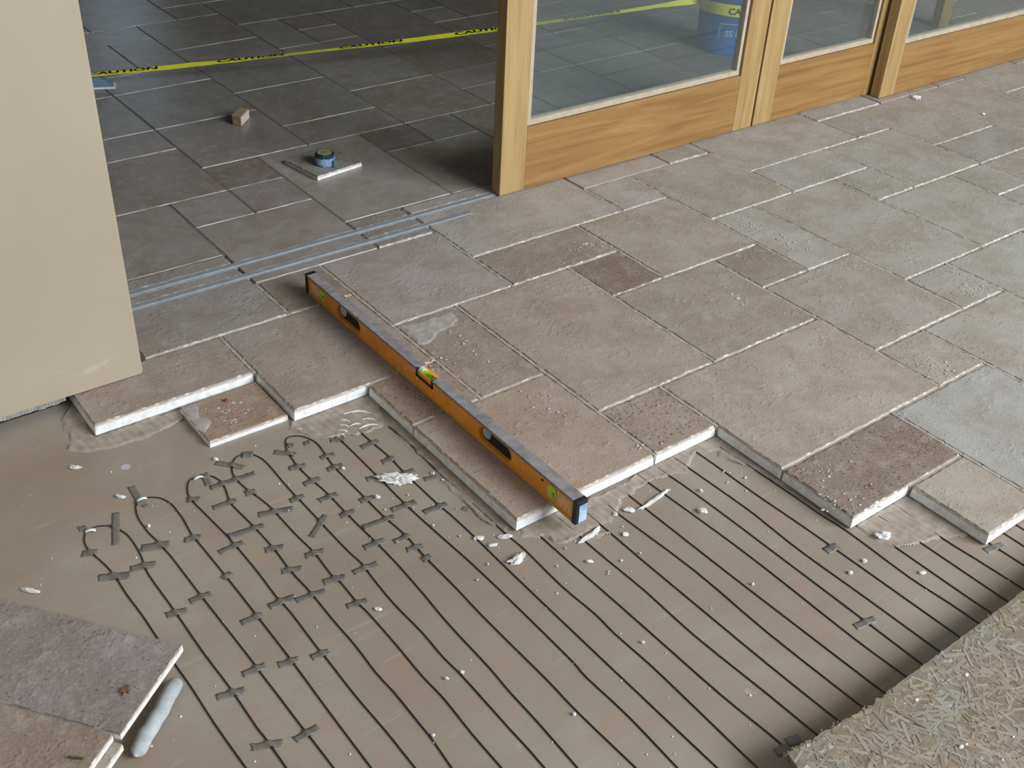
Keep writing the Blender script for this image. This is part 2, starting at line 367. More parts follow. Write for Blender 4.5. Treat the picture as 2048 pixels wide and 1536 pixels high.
# bedding mortar below the tiles, set back from the open edges
bm = bmesh.new(); bmi = bmesh.new()
for (i, j) in occ:
    x0, x1, y0, y1 = i*GR, (i+1)*GR, j*GR, (j+1)*GR
    e = .006
    if (i-1, j) not in occ: x0 += e
    if (i+1, j) not in occ: x1 -= e
    if (i, j-1) not in occ: y0 += e
    if (i, j+1) not in occ: y1 -= e
    ztop = -.0042 if j < 5 else -.0022
    if y1 > UT[0]-.1 and y0 < UT[1]+.02: ztop = -.018
    add_box(bm if j < 6 else bmi, x0, x1, y0, y1, ZS-.002, ztop)
owner = {}
for n_, t_ in enumerate(list(TILES.values())+auto):
    for i in range(t_[0], t_[1]):
        for j in range(t_[2], t_[3]): owner[(i, j)] = n_
bf = bmesh.new()
for (i, j), n_ in owner.items():
    if j != 5 and owner.get((i-1, j), n_) != n_:
        for q in range(4 if j < 5 else 1):
            nq = 4 if j < 5 else 1; ya, yb = (j+q/nq)*GR+.003, (j+(q+1)/nq)*GR-.0005
            if j < 5: add_box(bf, i*GR-.0042, i*GR+.0042, ya, yb, -.012, -.0008-.0012*random.random())
            else: add_box(bmi, i*GR-.0040, i*GR+.0040, ya, yb, -.012, -.0009)
obj('joint_fill', bf, mat_mortar('joint_dust', (142, 130, 118), (184, 174, 162)), floor)['kind'] = 'stuff'
bed = obj('mortar_bed', bm, M_bed, floor); bed['kind'] = 'stuff'
obj('joint_grout', bmi, mat_mortar('dusty_joint_grout', (98, 92, 86), (126, 119, 112)), floor)['kind'] = 'stuff'
# sliding-door tracks let into the tile
def track(name, yr, xa, xb, label):
    root = empty(name, (xa, yr[0], 0)); tag(root, label, 'door track')
    w = yr[1]-yr[0]
    box('channel', (0, xb-xa, .001, w-.001, -.0175, -.012), M_black, root)
    box('rail', (0, xb-xa, .0068, w-.0010, -.012, .0022), M_alu, root, .0012)
    box('lip', (0, xb-xa, .0012, .0030, -.012, -.0006), M_alu, root)
    return root
track('door_track', UT, -1.6, 3.9, 'grey metal door track running in under the glazed wooden door')
track('door_track', LT, -1.6, LTX-.004, 'shorter grey metal door track that stops on the tile before the door')
# ------------------------------------------------------------------ walls, ceiling
bm = bmesh.new(); add_box(bm, -4.2, -.838, .752, .93, .0025, 3.0)
ed = [e for e in bm.edges if abs(e.verts[0].co.x+.838) < 1e-4 and abs(e.verts[1].co.x+.838) < 1e-4 and abs(e.verts[0].co.z-e.verts[1].co.z) > 1 ]
bmesh.ops.bevel(bm, geom=ed, offset=.005, segments=3, affect='EDGES')
wl = struct(obj('wall_left', bm, M_wall))
bm = bmesh.new()
for k in range(90):   # ragged plaster bottom edge above the slab
    xa = -1.75+k*.008; h = .004+.006*noise.noise(Vector((xa*40, 2, 1)))
    add_box(bm, xa, xa+.0085, .754, .765, -.006-abs(h), .004)
obj('plaster_edge', bm, mat_mortar('plaster_edge_grey', (120, 116, 108), (186, 180, 170)), wl)
box('wall_gap_shade', (-4.2, -1.03, .785, .90, ZS, .0025), M_dark, wl)  # dark plate, the shadow in the gap under the wall put into its colour
struct(box('wall_inner', (-4.2, -.84, 1.25, 1.4, 0.003, 3.0), M_inwall))
struct(box('wall_front', (-.84, 5.2, 1.0, 1.25, 2.2, 3.0), M_wall))
struct(box('wall_right', (5.0, 5.2, 1.25, 8.0, -.03, 3.0), M_inwall))
struct(box('wall_west', (-4.4, -4.2, 1.25, 8.0, -.16, 3.0), M_inwall))
struct(box('ceiling', (-4.4, 5.2, .752, 8.2, 3.0, 3.1), M_inwall))
WX0, WX1, WZ0, WZ1 = 1.30, 2.05, 0.95, 2.1
bm = bmesh.new()
for d in ((-4.4, WX0, 8.0, 8.2, -.16, 3.0), (WX1, 5.2, 8.0, 8.2, -.16, 3.0), (WX0, WX1, 8.0, 8.2, -.16, WZ0), (WX0, WX1, 8.0, 8.2, WZ1, 3.0)): add_box(bm, *d)
struct(obj('wall_back', bm, M_inwall))
win = struct(empty('window_1', (WX0, 8.0, WZ0)))
bm = bmesh.new(); w, h = WX1-WX0, WZ1-WZ0
for d in ((0, w, .02, .07, 0, .05), (0, w, .02, .07, h-.05, h), (0, .05, .02, .07, 0, h), (w-.05, w, .02, .07, 0, h)): add_box(bm, *d)
obj('window_frame', bm, M_wz, win); box('pane', (.05, w-.05, .04, .046, .05, h-.05), M_glass, win)
area_light('window_daylight', ((WX0+WX1)/2, 8.19, (WZ0+WZ1)/2), ((WX0+WX1)/2, 0, (WZ0+WZ1)/2), w-.02, h-.02, 4.5, (.62, .78, 1.0))
struct(box('floor_far', (-4.4, 5.2, 5.6, 8.2, -.16, -.012), M_inwall))
# ------------------------------------------------------------------ glazed doors
def door(name, x0, x1, y, th, zb, rail_h, stile_w, head=2.15, right_stile=True, zrail=None):
    r = struct(empty(name, (x0, y, 0))); W = x1-x0
    box('stile', (0, stile_w, 0, th, zb, head), M_wz, r, .0025)
    box('stile', (W-stile_w, W, 0, th, zb, head), M_wz, r, .0025)
    box('rail', (stile_w, W-stile_w, .0006, th-.0006, zb, rail_h), M_wx, r, .002)
    box('rail', (stile_w, W-stile_w, .0006, th-.0006, head-.12, head), M_wx, r, .002)
    a, b = stile_w, W-stile_w; zt = head-.12; bw = .020; y0, y1 = .009, th-.009
    for nm, d in (('glazing_bead', (a+.003, b-.0035, y0, y1, rail_h+.0015, rail_h+bw)), ('glazing_bead', (a+.003, b-.0035, y0, y1, zt-bw, zt-.002)),
                  ('glazing_bead', (a+.003, a+bw, y0, y1, rail_h+bw, zt-bw)), ('glazing_bead', (b-bw, b-.0045, y0, y1, rail_h+bw, zt-bw))):
        box(nm, d, M_bead, r, .0015)
    box('bead_gap_shade', (a, b, .016, th-.014, rail_h-.0005, rail_h+.004), M_dark, r); box('bead_gap_shade', (b-.006, b, .016, th-.014, rail_h, zt), M_dark, r)  # dark strips paint the shade of the gaps beside the beads
    box('glass_pane', (a+.012, b-.012, th*.5-.003, th*.5+.003, rail_h+.012, zt-.012), M_glass, r)
    return r
door('door_1', .528, 1.747, 1.115, .046, .0022, .220, .103)
box('door_gap_shade', (1.2195, 1.2285, .012, .040, .003, 2.14), M_dark, bpy.data.objects['door_1'])  # added dark strip, gives the gap between the doors its shade as colour
door('door_2', 1.757, 2.548, 1.115, .046, .0022, .220, .103)
door('door_3', 2.470, 3.700, 1.054, .046, .0022, .212, .098)
RUNS=[
[(-1.1316,-0.4119),(-1.1357,-0.2982),(-1.1358,-0.2005),(-1.1380,-0.1328),(-1.1393,-0.0506),(-1.1403,0.0198),(-1.1439,0.0868),(-1.1439,0.1471),(-1.1489,0.1920),(-1.1568,0.2308),(-1.1602,0.2528),(-1.1585,0.2789),(-1.1510,0.2977),(-1.1438,0.3077),(-1.1321,0.3109),(-1.1164,0.3078),(-1.0969,0.2945),(-1.0850,0.2694),(-1.0786,0.2446),(-1.0777,0.2090),(-1.0795,0.1778),(-1.0829,0.1536),(-1.0881,0.1121),(-1.0855,-0.0022),(-1.0843,-0.1367),(-1.0800,-0.2396),(-1.0800,-0.3425),(-1.0779,-0.3797),(-1.0769,-0.4505)],
[(-1.0125,-0.4961),(-1.0148,-0.4140),(-1.0161,-0.3913),(-1.0178,-0.3147),(-1.0200,-0.2352),(-1.0199,-0.2108),(-1.0237,-0.0986),(-1.0274,0.0064),(-1.0291,0.0715),(-1.0311,0.1411),(-1.0342,0.1720),(-1.0355,0.1948),(-1.0406,0.2297),(-1.0416,0.2568),(-1.0409,0.2859),(-1.0358,0.3126),(-1.0272,0.3344),(-1.0179,0.3440),(-1.0033,0.3412),(-0.9877,0.3327),(-0.9741,0.3164),(-0.9653,0.2864),(-0.9646,0.2563),(-0.9647,0.2302),(-0.9694,0.1811),(-0.9688,0.1575),(-0.9673,0.1117),(-0.9649,0.0342),(-0.9640,0.0063),(-0.9623,-0.0939),(-0.9605,-0.2376),(-0.9615,-0.3636),(-0.9616,-0.4464),(-0.9614,-0.5322)],
[(-0.9012,-0.5748),(-0.9020,-0.4807),(-0.9057,-0.3851),(-0.9055,-0.2760),(-0.9065,-0.2456),(-0.9051,-0.1383),(-0.9084,-0.0823),(-0.9073,-0.0088),(-0.9088,0.0717),(-0.9108,0.1095),(-0.9112,0.1302),(-0.9169,0.1909),(-0.9214,0.2388),(-0.9246,0.2727),(-0.9243,0.2956),(-0.9193,0.3138),(-0.9086,0.3356),(-0.8968,0.3465),(-0.8834,0.3448),(-0.8581,0.3339),(-0.8506,0.3205),(-0.8460,0.2995),(-0.8497,0.2687),(-0.8565,0.2417),(-0.8597,0.2127),(-0.8564,0.1710),(-0.8530,0.1282),(-0.8492,0.0399),(-0.8516,-0.0367),(-0.8476,-0.1126),(-0.8479,-0.1985),(-0.8458,-0.2834),(-0.8483,-0.3594),(-0.8452,-0.4178),(-0.8455,-0.4891),(-0.8458,-0.5369),(-0.8486,-0.5765),(-0.8511,-0.6102)],
[(-0.7822,-0.6590),(-0.7828,-0.5723),(-0.7798,-0.4815),(-0.7831,-0.4149),(-0.7820,-0.3277),(-0.7829,-0.2277),(-0.7863,-0.1881),(-0.7853,-0.1219),(-0.7898,-0.0896),(-0.7867,-0.0156),(-0.7916,0.0485),(-0.7941,0.1267),(-0.7948,0.1567),(-0.8010,0.2000),(-0.8081,0.2324),(-0.8137,0.2693),(-0.8143,0.2982),(-0.8105,0.3202),(-0.7996,0.3432),(-0.7850,0.3597),(-0.7678,0.3647),(-0.7496,0.3569),(-0.7360,0.3302),(-0.7325,0.3024),(-0.7326,0.2655),(-0.7338,0.2164),(-0.7334,0.1715),(-0.7320,0.1467),(-0.7306,0.0756),(-0.7297,0.0232),(-0.7273,-0.0508),(-0.7229,-0.1006),(-0.7263,-0.1454),(-0.7290,-0.2326),(-0.7248,-0.3262),(-0.7264,-0.3964),(-0.7231,-0.4569),(-0.7228,-0.5405),(-0.7226,-0.6069),(-0.7218,-0.6585),(-0.7227,-0.7011)],
[(-0.6768,-0.7335),(-0.6735,-0.6153),(-0.6736,-0.5422),(-0.6706,-0.4690),(-0.6711,-0.3942),(-0.6707,-0.3213),(-0.6666,-0.2376),(-0.6642,-0.1409),(-0.6660,-0.0578),(-0.6684,-0.0110),(-0.6707,0.0585),(-0.6719,0.1381),(-0.6779,0.1987),(-0.6806,0.2522),(-0.6759,0.3043),(-0.6698,0.3319),(-0.6619,0.3496),(-0.6542,0.3606),(-0.6419,0.3641),(-0.6236,0.3542),(-0.6120,0.3378),(-0.6038,0.3106),(-0.6052,0.2749),(-0.6111,0.2340),(-0.6131,0.1893),(-0.6113,0.0806),(-0.6100,0.0054),(-0.6035,-0.0743),(-0.6057,-0.1523),(-0.6039,-0.2640),(-0.6049,-0.3461),(-0.6031,-0.4492),(-0.6005,-0.5568),(-0.6013,-0.6434),(-0.5952,-0.7912)],
[(-0.5546,0.3057),(-0.5507,0.2659),(-0.5497,0.1378),(-0.5496,0.0224),(-0.5486,-0.0265),(-0.5434,-0.1267),(-0.5375,-0.2278),(-0.5346,-0.3587),(-0.5337,-0.5395),(-0.5370,-0.5913),(-0.5329,-0.7008),(-0.5370,-0.8323)],
[(-0.4978,0.2985),(-0.4946,0.2375),(-0.4902,0.1661),(-0.4926,0.0994),(-0.4909,-0.0357),(-0.4878,-0.0718),(-0.4857,-0.1623),(-0.4863,-0.2949),(-0.4845,-0.5544),(-0.4807,-0.8722)],
[(-0.4292,0.2696),(-0.4255,0.1635),(-0.4290,0.0478),(-0.4264,-0.0198),(-0.4266,-0.1115),(-0.4258,-0.1688),(-0.4244,-0.2080),(-0.4219,-0.2619),(-0.4253,-0.3819),(-0.4197,-0.4791),(-0.4221,-0.5411),(-0.4188,-0.6404),(-0.4205,-0.7567),(-0.4242,-0.9121)],
[(-0.3698,-0.1876),(-0.3690,-0.2458),(-0.3681,-0.3333),(-0.3651,-0.4405),(-0.3628,-0.6087),(-0.3607,-0.7613),(-0.3538,-0.8705),(-0.3528,-0.9010)],
[(-0.3015,-0.2065),(-0.2995,-0.2453),(-0.2991,-0.3552),(-0.2948,-0.4890),(-0.2975,-0.6339),(-0.2885,-0.8119),(-0.2850,-0.9229)],
[(-0.2387,-0.2252),(-0.2378,-0.3222),(-0.2381,-0.4280),(-0.2366,-0.5729),(-0.2342,-0.7632),(-0.2288,-0.9253)],
[(-0.1817,-0.2436),(-0.1813,-0.2963),(-0.1693,-0.5057),(-0.1737,-0.7089),(-0.1679,-0.9299)],
[(-0.1203,-0.2165),(-0.1199,-0.2876),(-0.1176,-0.5071),(-0.1145,-0.6557),(-0.1073,-0.9318)],
[(-0.0542,-0.2029),(-0.0526,-0.2409),(-0.0436,-0.4470),(-0.0414,-0.5901),(-0.0448,-0.8095),(-0.0409,-0.9307)],
[(0.0010,-0.2114),(0.0078,-0.2903),(0.0107,-0.4250),(0.0108,-0.5433),(0.0110,-0.7937),(0.0101,-0.9322)],
[(0.0603,-0.2085),(0.0628,-0.2508),(0.0682,-0.4297),(0.0656,-0.4941),(0.0613,-0.5967),(0.0647,-0.7643),(0.0661,-0.9333)],
[(0.1197,-0.2069),(0.1222,-0.2683),(0.1225,-0.4084),(0.1255,-0.4889),(0.1286,-0.6183),(0.1316,-0.9336)],
[(0.1821,-0.2370),(0.1865,-0.3296),(0.1904,-0.4713),(0.1906,-0.5353),(0.1958,-0.6143),(0.1896,-0.7739),(0.1949,-0.8696),(0.1955,-0.9363)],
[(0.2347,-0.5834),(0.2417,-0.6843),(0.2423,-0.7150),(0.2413,-0.8829),(0.2427,-0.9328)],
[(0.2926,-0.5863),(0.2992,-0.6810),(0.3003,-0.7396),(0.2993,-0.9298)],
[(0.3593,-0.5836),(0.3528,-0.7410),(0.3564,-0.8305),(0.3596,-0.9334)],
[(0.4231,-0.7438),(0.4254,-0.8099),(0.4256,-0.8928)],
[(0.4796,-0.7824),(0.4814,-0.8172),(0.4804,-0.8591)],
[(0.5311,-0.7933),(0.5299,-0.8286)],
]
STRIPS=[
(-1.1719,0.1605,-1.1190,0.1343,0.0202),(-1.1754,0.2464,-1.1479,0.2347,0.0184),(-1.1119,0.1501,-1.0635,0.1360,0.0180),(-1.0730,0.3312,-1.1093,0.2353,0.0159),(-1.0141,0.3956,-1.0191,0.3261,0.0158),(-1.1551,0.3220,-1.1403,0.3195,0.0164),(-1.0171,0.3367,-1.0129,0.3139,0.0117),(-1.0700,0.1957,-1.0194,0.1757,0.0217),(-1.1034,-0.0097,-1.0642,-0.0193,0.0163),(-1.0518,-0.0004,-1.0088,-0.0039,0.0166),(-0.9886,0.1693,-0.9563,0.1602,0.0173),(-0.8646,0.3494,-0.8740,0.3051,0.0162),(-0.9332,0.2838,-0.9075,0.2744,0.0154),(-0.8986,0.2304,-0.8457,0.2244,0.0166),(-0.8740,0.2947,-0.7712,0.2864,0.0174),(-0.8268,0.3716,-0.7819,0.3196,0.0170),(-0.7655,0.3637,-0.7432,0.3532,0.0226),(-0.9725,0.0198,-0.9507,0.0272,0.0143),(-0.9463,0.0948,-0.8922,0.0941,0.0164),(-0.9096,0.1283,-0.8336,0.1180,0.0173),(-1.1083,-0.2452,-1.0610,-0.2591,0.0162),(-0.9952,-0.1082,-0.9511,-0.1120,0.0170),(-1.0483,-0.2246,-1.0048,-0.2293,0.0167),(-1.1058,-0.3782,-1.0572,-0.3987,0.0147),(-1.0387,-0.4067,-0.9927,-0.4058,0.0157),(-0.8209,0.2341,-0.7974,0.2284,0.0206),(-0.8289,0.1554,-0.7575,0.1326,0.0181),(-0.9849,-0.2417,-0.9488,-0.2509,0.0158),(-0.9269,-0.2602,-0.8934,-0.2659,0.0158),(-0.9320,-0.0995,-0.8781,-0.1040,0.0174),(-0.8817,-0.1147,-0.8203,-0.1239,0.0149),(-0.8128,-0.1004,-0.7697,-0.1129,0.0184),(-0.8674,-0.0266,-0.8289,-0.0409,0.0160),(-0.8071,-0.0132,-0.7679,-0.0220,0.0179),(-0.8667,0.0475,-0.8291,0.0363,0.0168),(-0.7685,0.0301,-0.7095,0.0742,0.0155),(-0.7512,0.1583,-0.7173,0.1557,0.0164),(-0.6994,0.1232,-0.6544,0.1213,0.0178),(-0.6994,0.1912,-0.6590,0.1893,0.0185),(-0.7002,0.3333,-0.6620,0.2964,0.0163),(-0.6993,0.2595,-0.6634,0.2485,0.0182),(-0.6229,0.2544,-0.5881,0.2490,0.0164),(-0.6312,0.2072,-0.5932,0.2035,0.0175),(-0.7500,-0.1108,-0.6957,-0.1165,0.0168),(-0.8089,-0.1846,-0.7670,-0.1939,0.0160),(-0.6955,-0.0606,-0.6468,-0.0644,0.0175),(-0.6646,-0.0049,-0.5899,-0.0131,0.0169),(-0.6864,0.0545,-0.6516,0.0506,0.0174),(-0.6345,-0.0802,-0.5960,-0.0821,0.0160),(-0.6261,-0.1155,-0.5912,-0.1247,0.0163),(-0.6160,-0.1605,-0.5941,-0.1592,0.0162),(-0.6266,0.0718,-0.5944,0.0662,0.0180),(-0.5750,0.1283,-0.5565,0.1244,0.0173),(-0.5250,0.2363,-0.4792,0.2357,0.0178),(-0.5150,0.1619,-0.4815,0.1594,0.0191),(-0.4977,0.0976,-0.4683,0.0974,0.0165),(-0.4691,0.0569,-0.4389,0.0494,0.0155),(-0.5857,0.0078,-0.5255,0.0012,0.0189),(-0.5311,-0.0372,-0.4730,-0.0426,0.0186),(-0.5713,0.2997,-0.5413,0.2843,0.0175),(-0.4535,-0.0720,-0.4465,-0.0848,0.0126),(-0.6631,0.3357,-0.6508,0.3321,0.0172),(-0.6289,0.3220,-0.6137,0.3211,0.0148),(0.1066,-0.6209,0.1417,-0.6261,0.0206),(-0.0187,-0.7980,0.0340,-0.8071,0.0167),(0.3965,-0.8195,0.4483,-0.8301,0.0165),(-0.3415,-0.9044,-0.3159,-0.9121,0.0192),(-0.3743,-0.9081,-0.3512,-0.9129,0.0185),]
CRUMBS=[
(-0.5172,0.0881,-0.035,0.0393,0.0193),(-0.5886,0.0612,-0.035,0.0066,0.0076),(-0.4527,-0.2697,-0.035,0.0218,0.0119),(-0.2798,-0.2990,-0.035,0.0323,0.0079),(-0.0217,-0.3806,-0.035,0.0112,0.0119),(0.0254,-0.3277,-0.035,0.0052,0.0125),(-1.0458,0.3733,-0.035,0.0117,0.0068),(-1.0920,0.5273,-0.035,0.0131,0.0074),(-1.2917,0.1990,-0.035,0.0200,0.0064),(-0.4330,-0.2001,-0.035,0.0160,0.0078),(-0.4813,-0.1727,-0.035,0.0117,0.0077),(-0.4705,-0.2063,-0.035,0.0116,0.0061),(-0.0814,-0.2910,-0.035,0.0510,0.0069),(0.2456,-0.6638,-0.035,0.0167,0.0151),(0.0956,-0.6949,-0.035,0.0053,0.0061),(0.1499,-0.6887,-0.035,0.0054,0.0063),(0.2234,-0.7828,-0.035,0.0086,0.0063),(-0.1899,-0.2783,-0.035,0.0066,0.0083),(-0.1552,-0.2858,-0.035,0.0122,0.0084),(-0.2153,-0.3393,-0.035,0.0076,0.0080),(-0.3344,-0.3599,-0.035,0.0084,0.0052),(-1.0331,0.2494,-0.035,0.0036,0.0048),(-0.6003,0.1916,-0.035,0.0045,0.0090),(-0.4410,0.0625,-0.035,0.0045,0.0072),(-0.7623,-0.2271,-0.035,0.0078,0.0053),(-0.7190,-0.4494,-0.035,0.0046,0.0053),(-0.7509,-0.4457,-0.035,0.0041,0.0035),(-0.8405,-0.5353,-0.035,0.0039,0.0042),(-0.8221,0.3805,-0.035,0.0067,0.0056),(-0.3934,-0.5872,-0.035,0.0039,0.0038),(2.6193,0.9739,0,0.0179,0.0326),(2.7079,0.7068,0,0.0077,0.0376),(-0.6103,-0.6421,-0.035,0.0027,0.0044),(-0.0996,-0.6010,-0.035,0.0036,0.0037),]
SMEARS=[
[(-1.0626,0.7208),(-1.0027,0.7844),(-1.0128,0.6215),(-0.8068,0.6167),(-0.8140,0.5649),(-0.9121,0.5426),(-0.9917,0.5456),(-1.0564,0.5645),(-1.0932,0.5959),(-1.0679,0.6468)],
[(-0.6017,0.4308),(-0.3751,0.4472),(-0.3772,0.3957),(-0.4280,0.2785),(-0.4863,0.2742),(-0.5353,0.2952),(-0.5905,0.3158),(-0.6181,0.3624),(-0.6369,0.3891)],
[(-0.3889,-0.1861),(-0.2337,-0.1938),(-0.1727,-0.2083),(-0.0043,-0.1921),(0.2369,-0.1848),(0.2092,-0.2315),(0.1682,-0.2511),(0.1181,-0.2174),(0.0542,-0.2650),(-0.0071,-0.2456),(-0.0484,-0.2393),(-0.1375,-0.2529),(-0.2109,-0.2938),(-0.2694,-0.2869),(-0.3145,-0.2905),(-0.3527,-0.2868),(-0.3669,-0.2452),(-0.4094,-0.2218)],
[(0.2369,-0.1848),(0.2368,-0.3814),(0.2412,-0.4351),(0.2191,-0.5967),(0.2086,-0.5495),(0.2035,-0.4526),(0.1842,-0.3637),(0.1699,-0.2981),(0.1441,-0.2580)],
[(0.2210,-0.6020),(0.4523,-0.5930),(0.4507,-0.6937),(0.4426,-0.7886),(0.3981,-0.7680),(0.3521,-0.7424),(0.2823,-0.7215),(0.2424,-0.7055),(0.2165,-0.6727),(0.2226,-0.6481)],
[(-0.3668,0.3889),(-0.3742,0.2426),(-0.3724,0.0337),(-0.3883,-0.1729),(-0.4235,-0.1875),(-0.4443,-0.1249),(-0.4410,-0.0057),(-0.4330,0.1076),(-0.4349,0.2116),(-0.4230,0.2752)],
[(-0.3125,-0.2881),(-0.2649,-0.2900),(-0.2347,-0.3126),(-0.2370,-0.3282),(-0.2771,-0.3123),(-0.3032,-0.3020)],
]
PATCHES=[[(-0.1913,0.6004),(-0.1157,0.5886),(-0.0316,0.5912),(-0.0382,0.5384),(-0.0752,0.5159),(-0.1177,0.5130),(-0.1745,0.4757),(-0.1985,0.4914),(-0.1941,0.5417)],[(-0.8149,0.5871),(-0.7715,0.5906),(-0.7900,0.5291),(-0.7670,0.5018),(-0.8045,0.4607),(-0.8187,0.4841),(-0.8173,0.5353)]]
GLINTS=[(-1.1376,0.3016),(-1.0124,0.3383),(-0.8825,0.3389)]
SCRAPE=[(-0.4939,0.3714),(-0.4366,0.3333),(-0.5121,0.3540),(-0.5004,0.3316),(-0.5242,0.3378),(-0.5125,0.3155),(-0.5361,0.3217),(-0.5244,0.2997),(-0.5459,0.3093),(-0.5371,0.2917),(-0.5065,0.3211),(-0.4806,0.3135),(-0.4948,0.2989),(-0.4450,0.2850),(-0.4672,0.3290),(-0.4445,0.3041),(-0.6183,0.3814),(-0.6085,0.3701)]
OSBP=[(-0.4008,-0.9428),(-0.2181,-0.9610),(-0.1528,-0.9597),(0.2877,-0.9582)]
CHIPS=[(-1.2467,-0.2023),(-1.3609,-0.2883),(-0.7131,0.5568)]
CLUSTERS=[(0.5687,0.6870,40,0.045,0.02),(0.5908,0.6651,12,0.008,0.012),(0.7065,0.2054,16,0.008,0.03),(1.0959,0.3877,30,0.02,0.08),(0.8788,-0.3581,20,0.02,0.03),(1.3480,-0.1360,24,0.04,0.02),(0.2546,-0.4738,26,0.06,0.03),(0.2481,-0.5641,24,0.05,0.02),(0.0270,-0.1528,16,0.03,0.015),(-0.0921,0.4220,22,0.01,0.06),(-0.0677,0.1053,24,0.05,0.05),(-0.2399,0.3774,24,0.03,0.03),(-0.7203,0.4885,26,0.03,0.03)]

# ------------------------------------------------------------------ heating cable
cable = tag(empty('heating_cable', (-.6, -.3, ZS)), 'thin black heating cable laid in long parallel loops across the slab', 'cable')
def smooth_line(P, n=3):
    out = []
    for i in range(len(P)-1):
        p0, p1, p2, p3 = P[max(i-1, 0)], P[i], P[i+1], P[min(i+2, len(P)-1)]
        for k in range(n):
            t = k/n; out.append(tuple(.5*((2*p1[d])+(-p0[d]+p2[d])*t+(2*p0[d]-5*p1[d]+4*p2[d]-p3[d])*t*t+(-p0[d]+3*p1[d]-3*p2[d]+p3[d])*t**3) for d in (0, 1)))
    out.append(P[-1]); return out
def extend(P, L):
    (a, b), (c, d) = P[-2], P[-1]; n = math.hypot(c-a, d-b); return P+[(c+(c-a)/n*L*.5, d+(d-b)/n*L*.5), (c+(c-a)/n*L, d+(d-b)/n*L)]
LINES = []
for k, r in enumerate(RUNS):
    if k < 5: r = extend(r[::-1], .45)[::-1]
    r = extend(r, .45 if k < 8 else .12); LINES.append(r)
    L = smooth_line(r); L = L[:len(L)]
    bm = bmesh.new(); o0 = cable.location
    tube(bm, [Vector((x, y, ZS+.00145+.0002*noise.noise(Vector((x*9, y*9, k)))))-o0 for x, y in L], .00135, 8)
    obj('cable_loop' if k < 5 else 'cable_run', bm, M_cable, cable, smooth=True)
# ------------------------------------------------------------------ tape strips over the cable
ORD = ['first', 'second', 'third', 'fourth', 'fifth', 'sixth', 'seventh', 'eighth', 'ninth', 'tenth', 'eleventh', 'twelfth', 'thirteenth', 'fourteenth', 'fifteenth', 'sixteenth', 'seventeenth', 'eighteenth', 'nineteenth', 'twentieth', 'twenty-first', 'twenty-second', 'twenty-third', 'twenty-fourth', 'twenty-fifth', 'twenty-sixth', 'twenty-seventh', 'twenty-eighth', 'twenty-ninth']
legs = []   # single straight legs of the loops and runs, left to right
for k, r in enumerate(LINES):
    if k < 5:
        m = max(range(len(r)), key=lambda i: r[i][1]); legs += [r[:m+1], r[m:]]
    else: legs.append(r)
def dseg(p, a, b):
    vx, vy = b[0]-a[0], b[1]-a[1]; t = max(0, min(1, ((p[0]-a[0])*vx+(p[1]-a[1])*vy)/(vx*vx+vy*vy+1e-12)))
    return math.hypot(p[0]-a[0]-vx*t, p[1]-a[1]-vy*t)
def dline(p, L): return min(dseg(p, a, b) for a, b in zip(L, L[1:]))
info = []
for s in STRIPS:
    mid = ((s[0]+s[2])/2, (s[1]+s[3])/2); q = min(range(len(legs)), key=lambda i: dline(mid, legs[i])); info.append((q, -mid[1], s))
info.sort(key=lambda a: (a[0], a[1])); cnt = {}
tot = {}
for q, _, s in info: tot[q] = tot.get(q, 0)+1
for q, _, s in info:
    cnt[q] = cnt.get(q, 0)+1
    ax, ay, bx, by, w = s; L = math.hypot(bx-ax, by-ay); d = ((bx-ax)/L, (by-ay)/L); nn = (-d[1], d[0]); n = max(6, int(L/.004))
    c0 = Vector(((ax+bx)/2, (ay+by)/2, ZS)); bm = bmesh.new(); rows = []; rk = random.Random(int(q*97+cnt[q]))
    tw = rk.uniform(-.1, .1)
    for i in range(n+1):
        u = i/n; row = []
        for e in (-1, -.33, .33, 1):
            ww = w*.5*e*(1+.06*rk.uniform(-1, 1)); sh = tw*(ww) if i in (0, n) else 0
            x = ax+d[0]*(L*u+sh)+nn[0]*ww; y = ay+d[1]*(L*u+sh)+nn[1]*ww
            dd = min(dline((x, y), l) for l in legs)
            z = .0009+.0042*math.exp(-(dd/.0045)**2)+.0005*noise.noise(Vector((x*160, y*160, 5)))
            if i in (0, n) and rk.random() < .25: z += .0015
            row.append(Vector((x, y, ZS+z))-c0)
        rows.append(row)
    T = [[bm.verts.new(p) for p in r] for r in rows]; B = [[bm.verts.new(p-Vector((0, 0, .0004))) for p in r] for r in rows]
    for i in range(n):
        for e in range(3):
            bm.faces.new((T[i][e], T[i+1][e], T[i+1][e+1], T[i][e+1])); bm.faces.new((B[i][e+1], B[i+1][e+1], B[i+1][e], B[i][e]))
        bm.faces.new((B[i][0], B[i+1][0], T[i+1][0], T[i][0])); bm.faces.new((T[i][3], T[i+1][3], B[i+1][3], B[i][3]))
    for i, rv in ((0, False), (n, True)):
        for e in range(3):
            v = (T[i][e], T[i][e+1], B[i][e+1], B[i][e]); bm.faces.new(v[::-1] if rv else v)
    o = obj('tape_strip', bm, M_tapeg, None, c0, smooth=True)
    where = 'the only one' if tot[q] == 1 else ORD[cnt[q]-1]+' from its top'
    tag(o, f'grey tape strip on the {ORD[q]} cable line from the left, {where}', 'tape strip', 'tape strips holding the cable down')
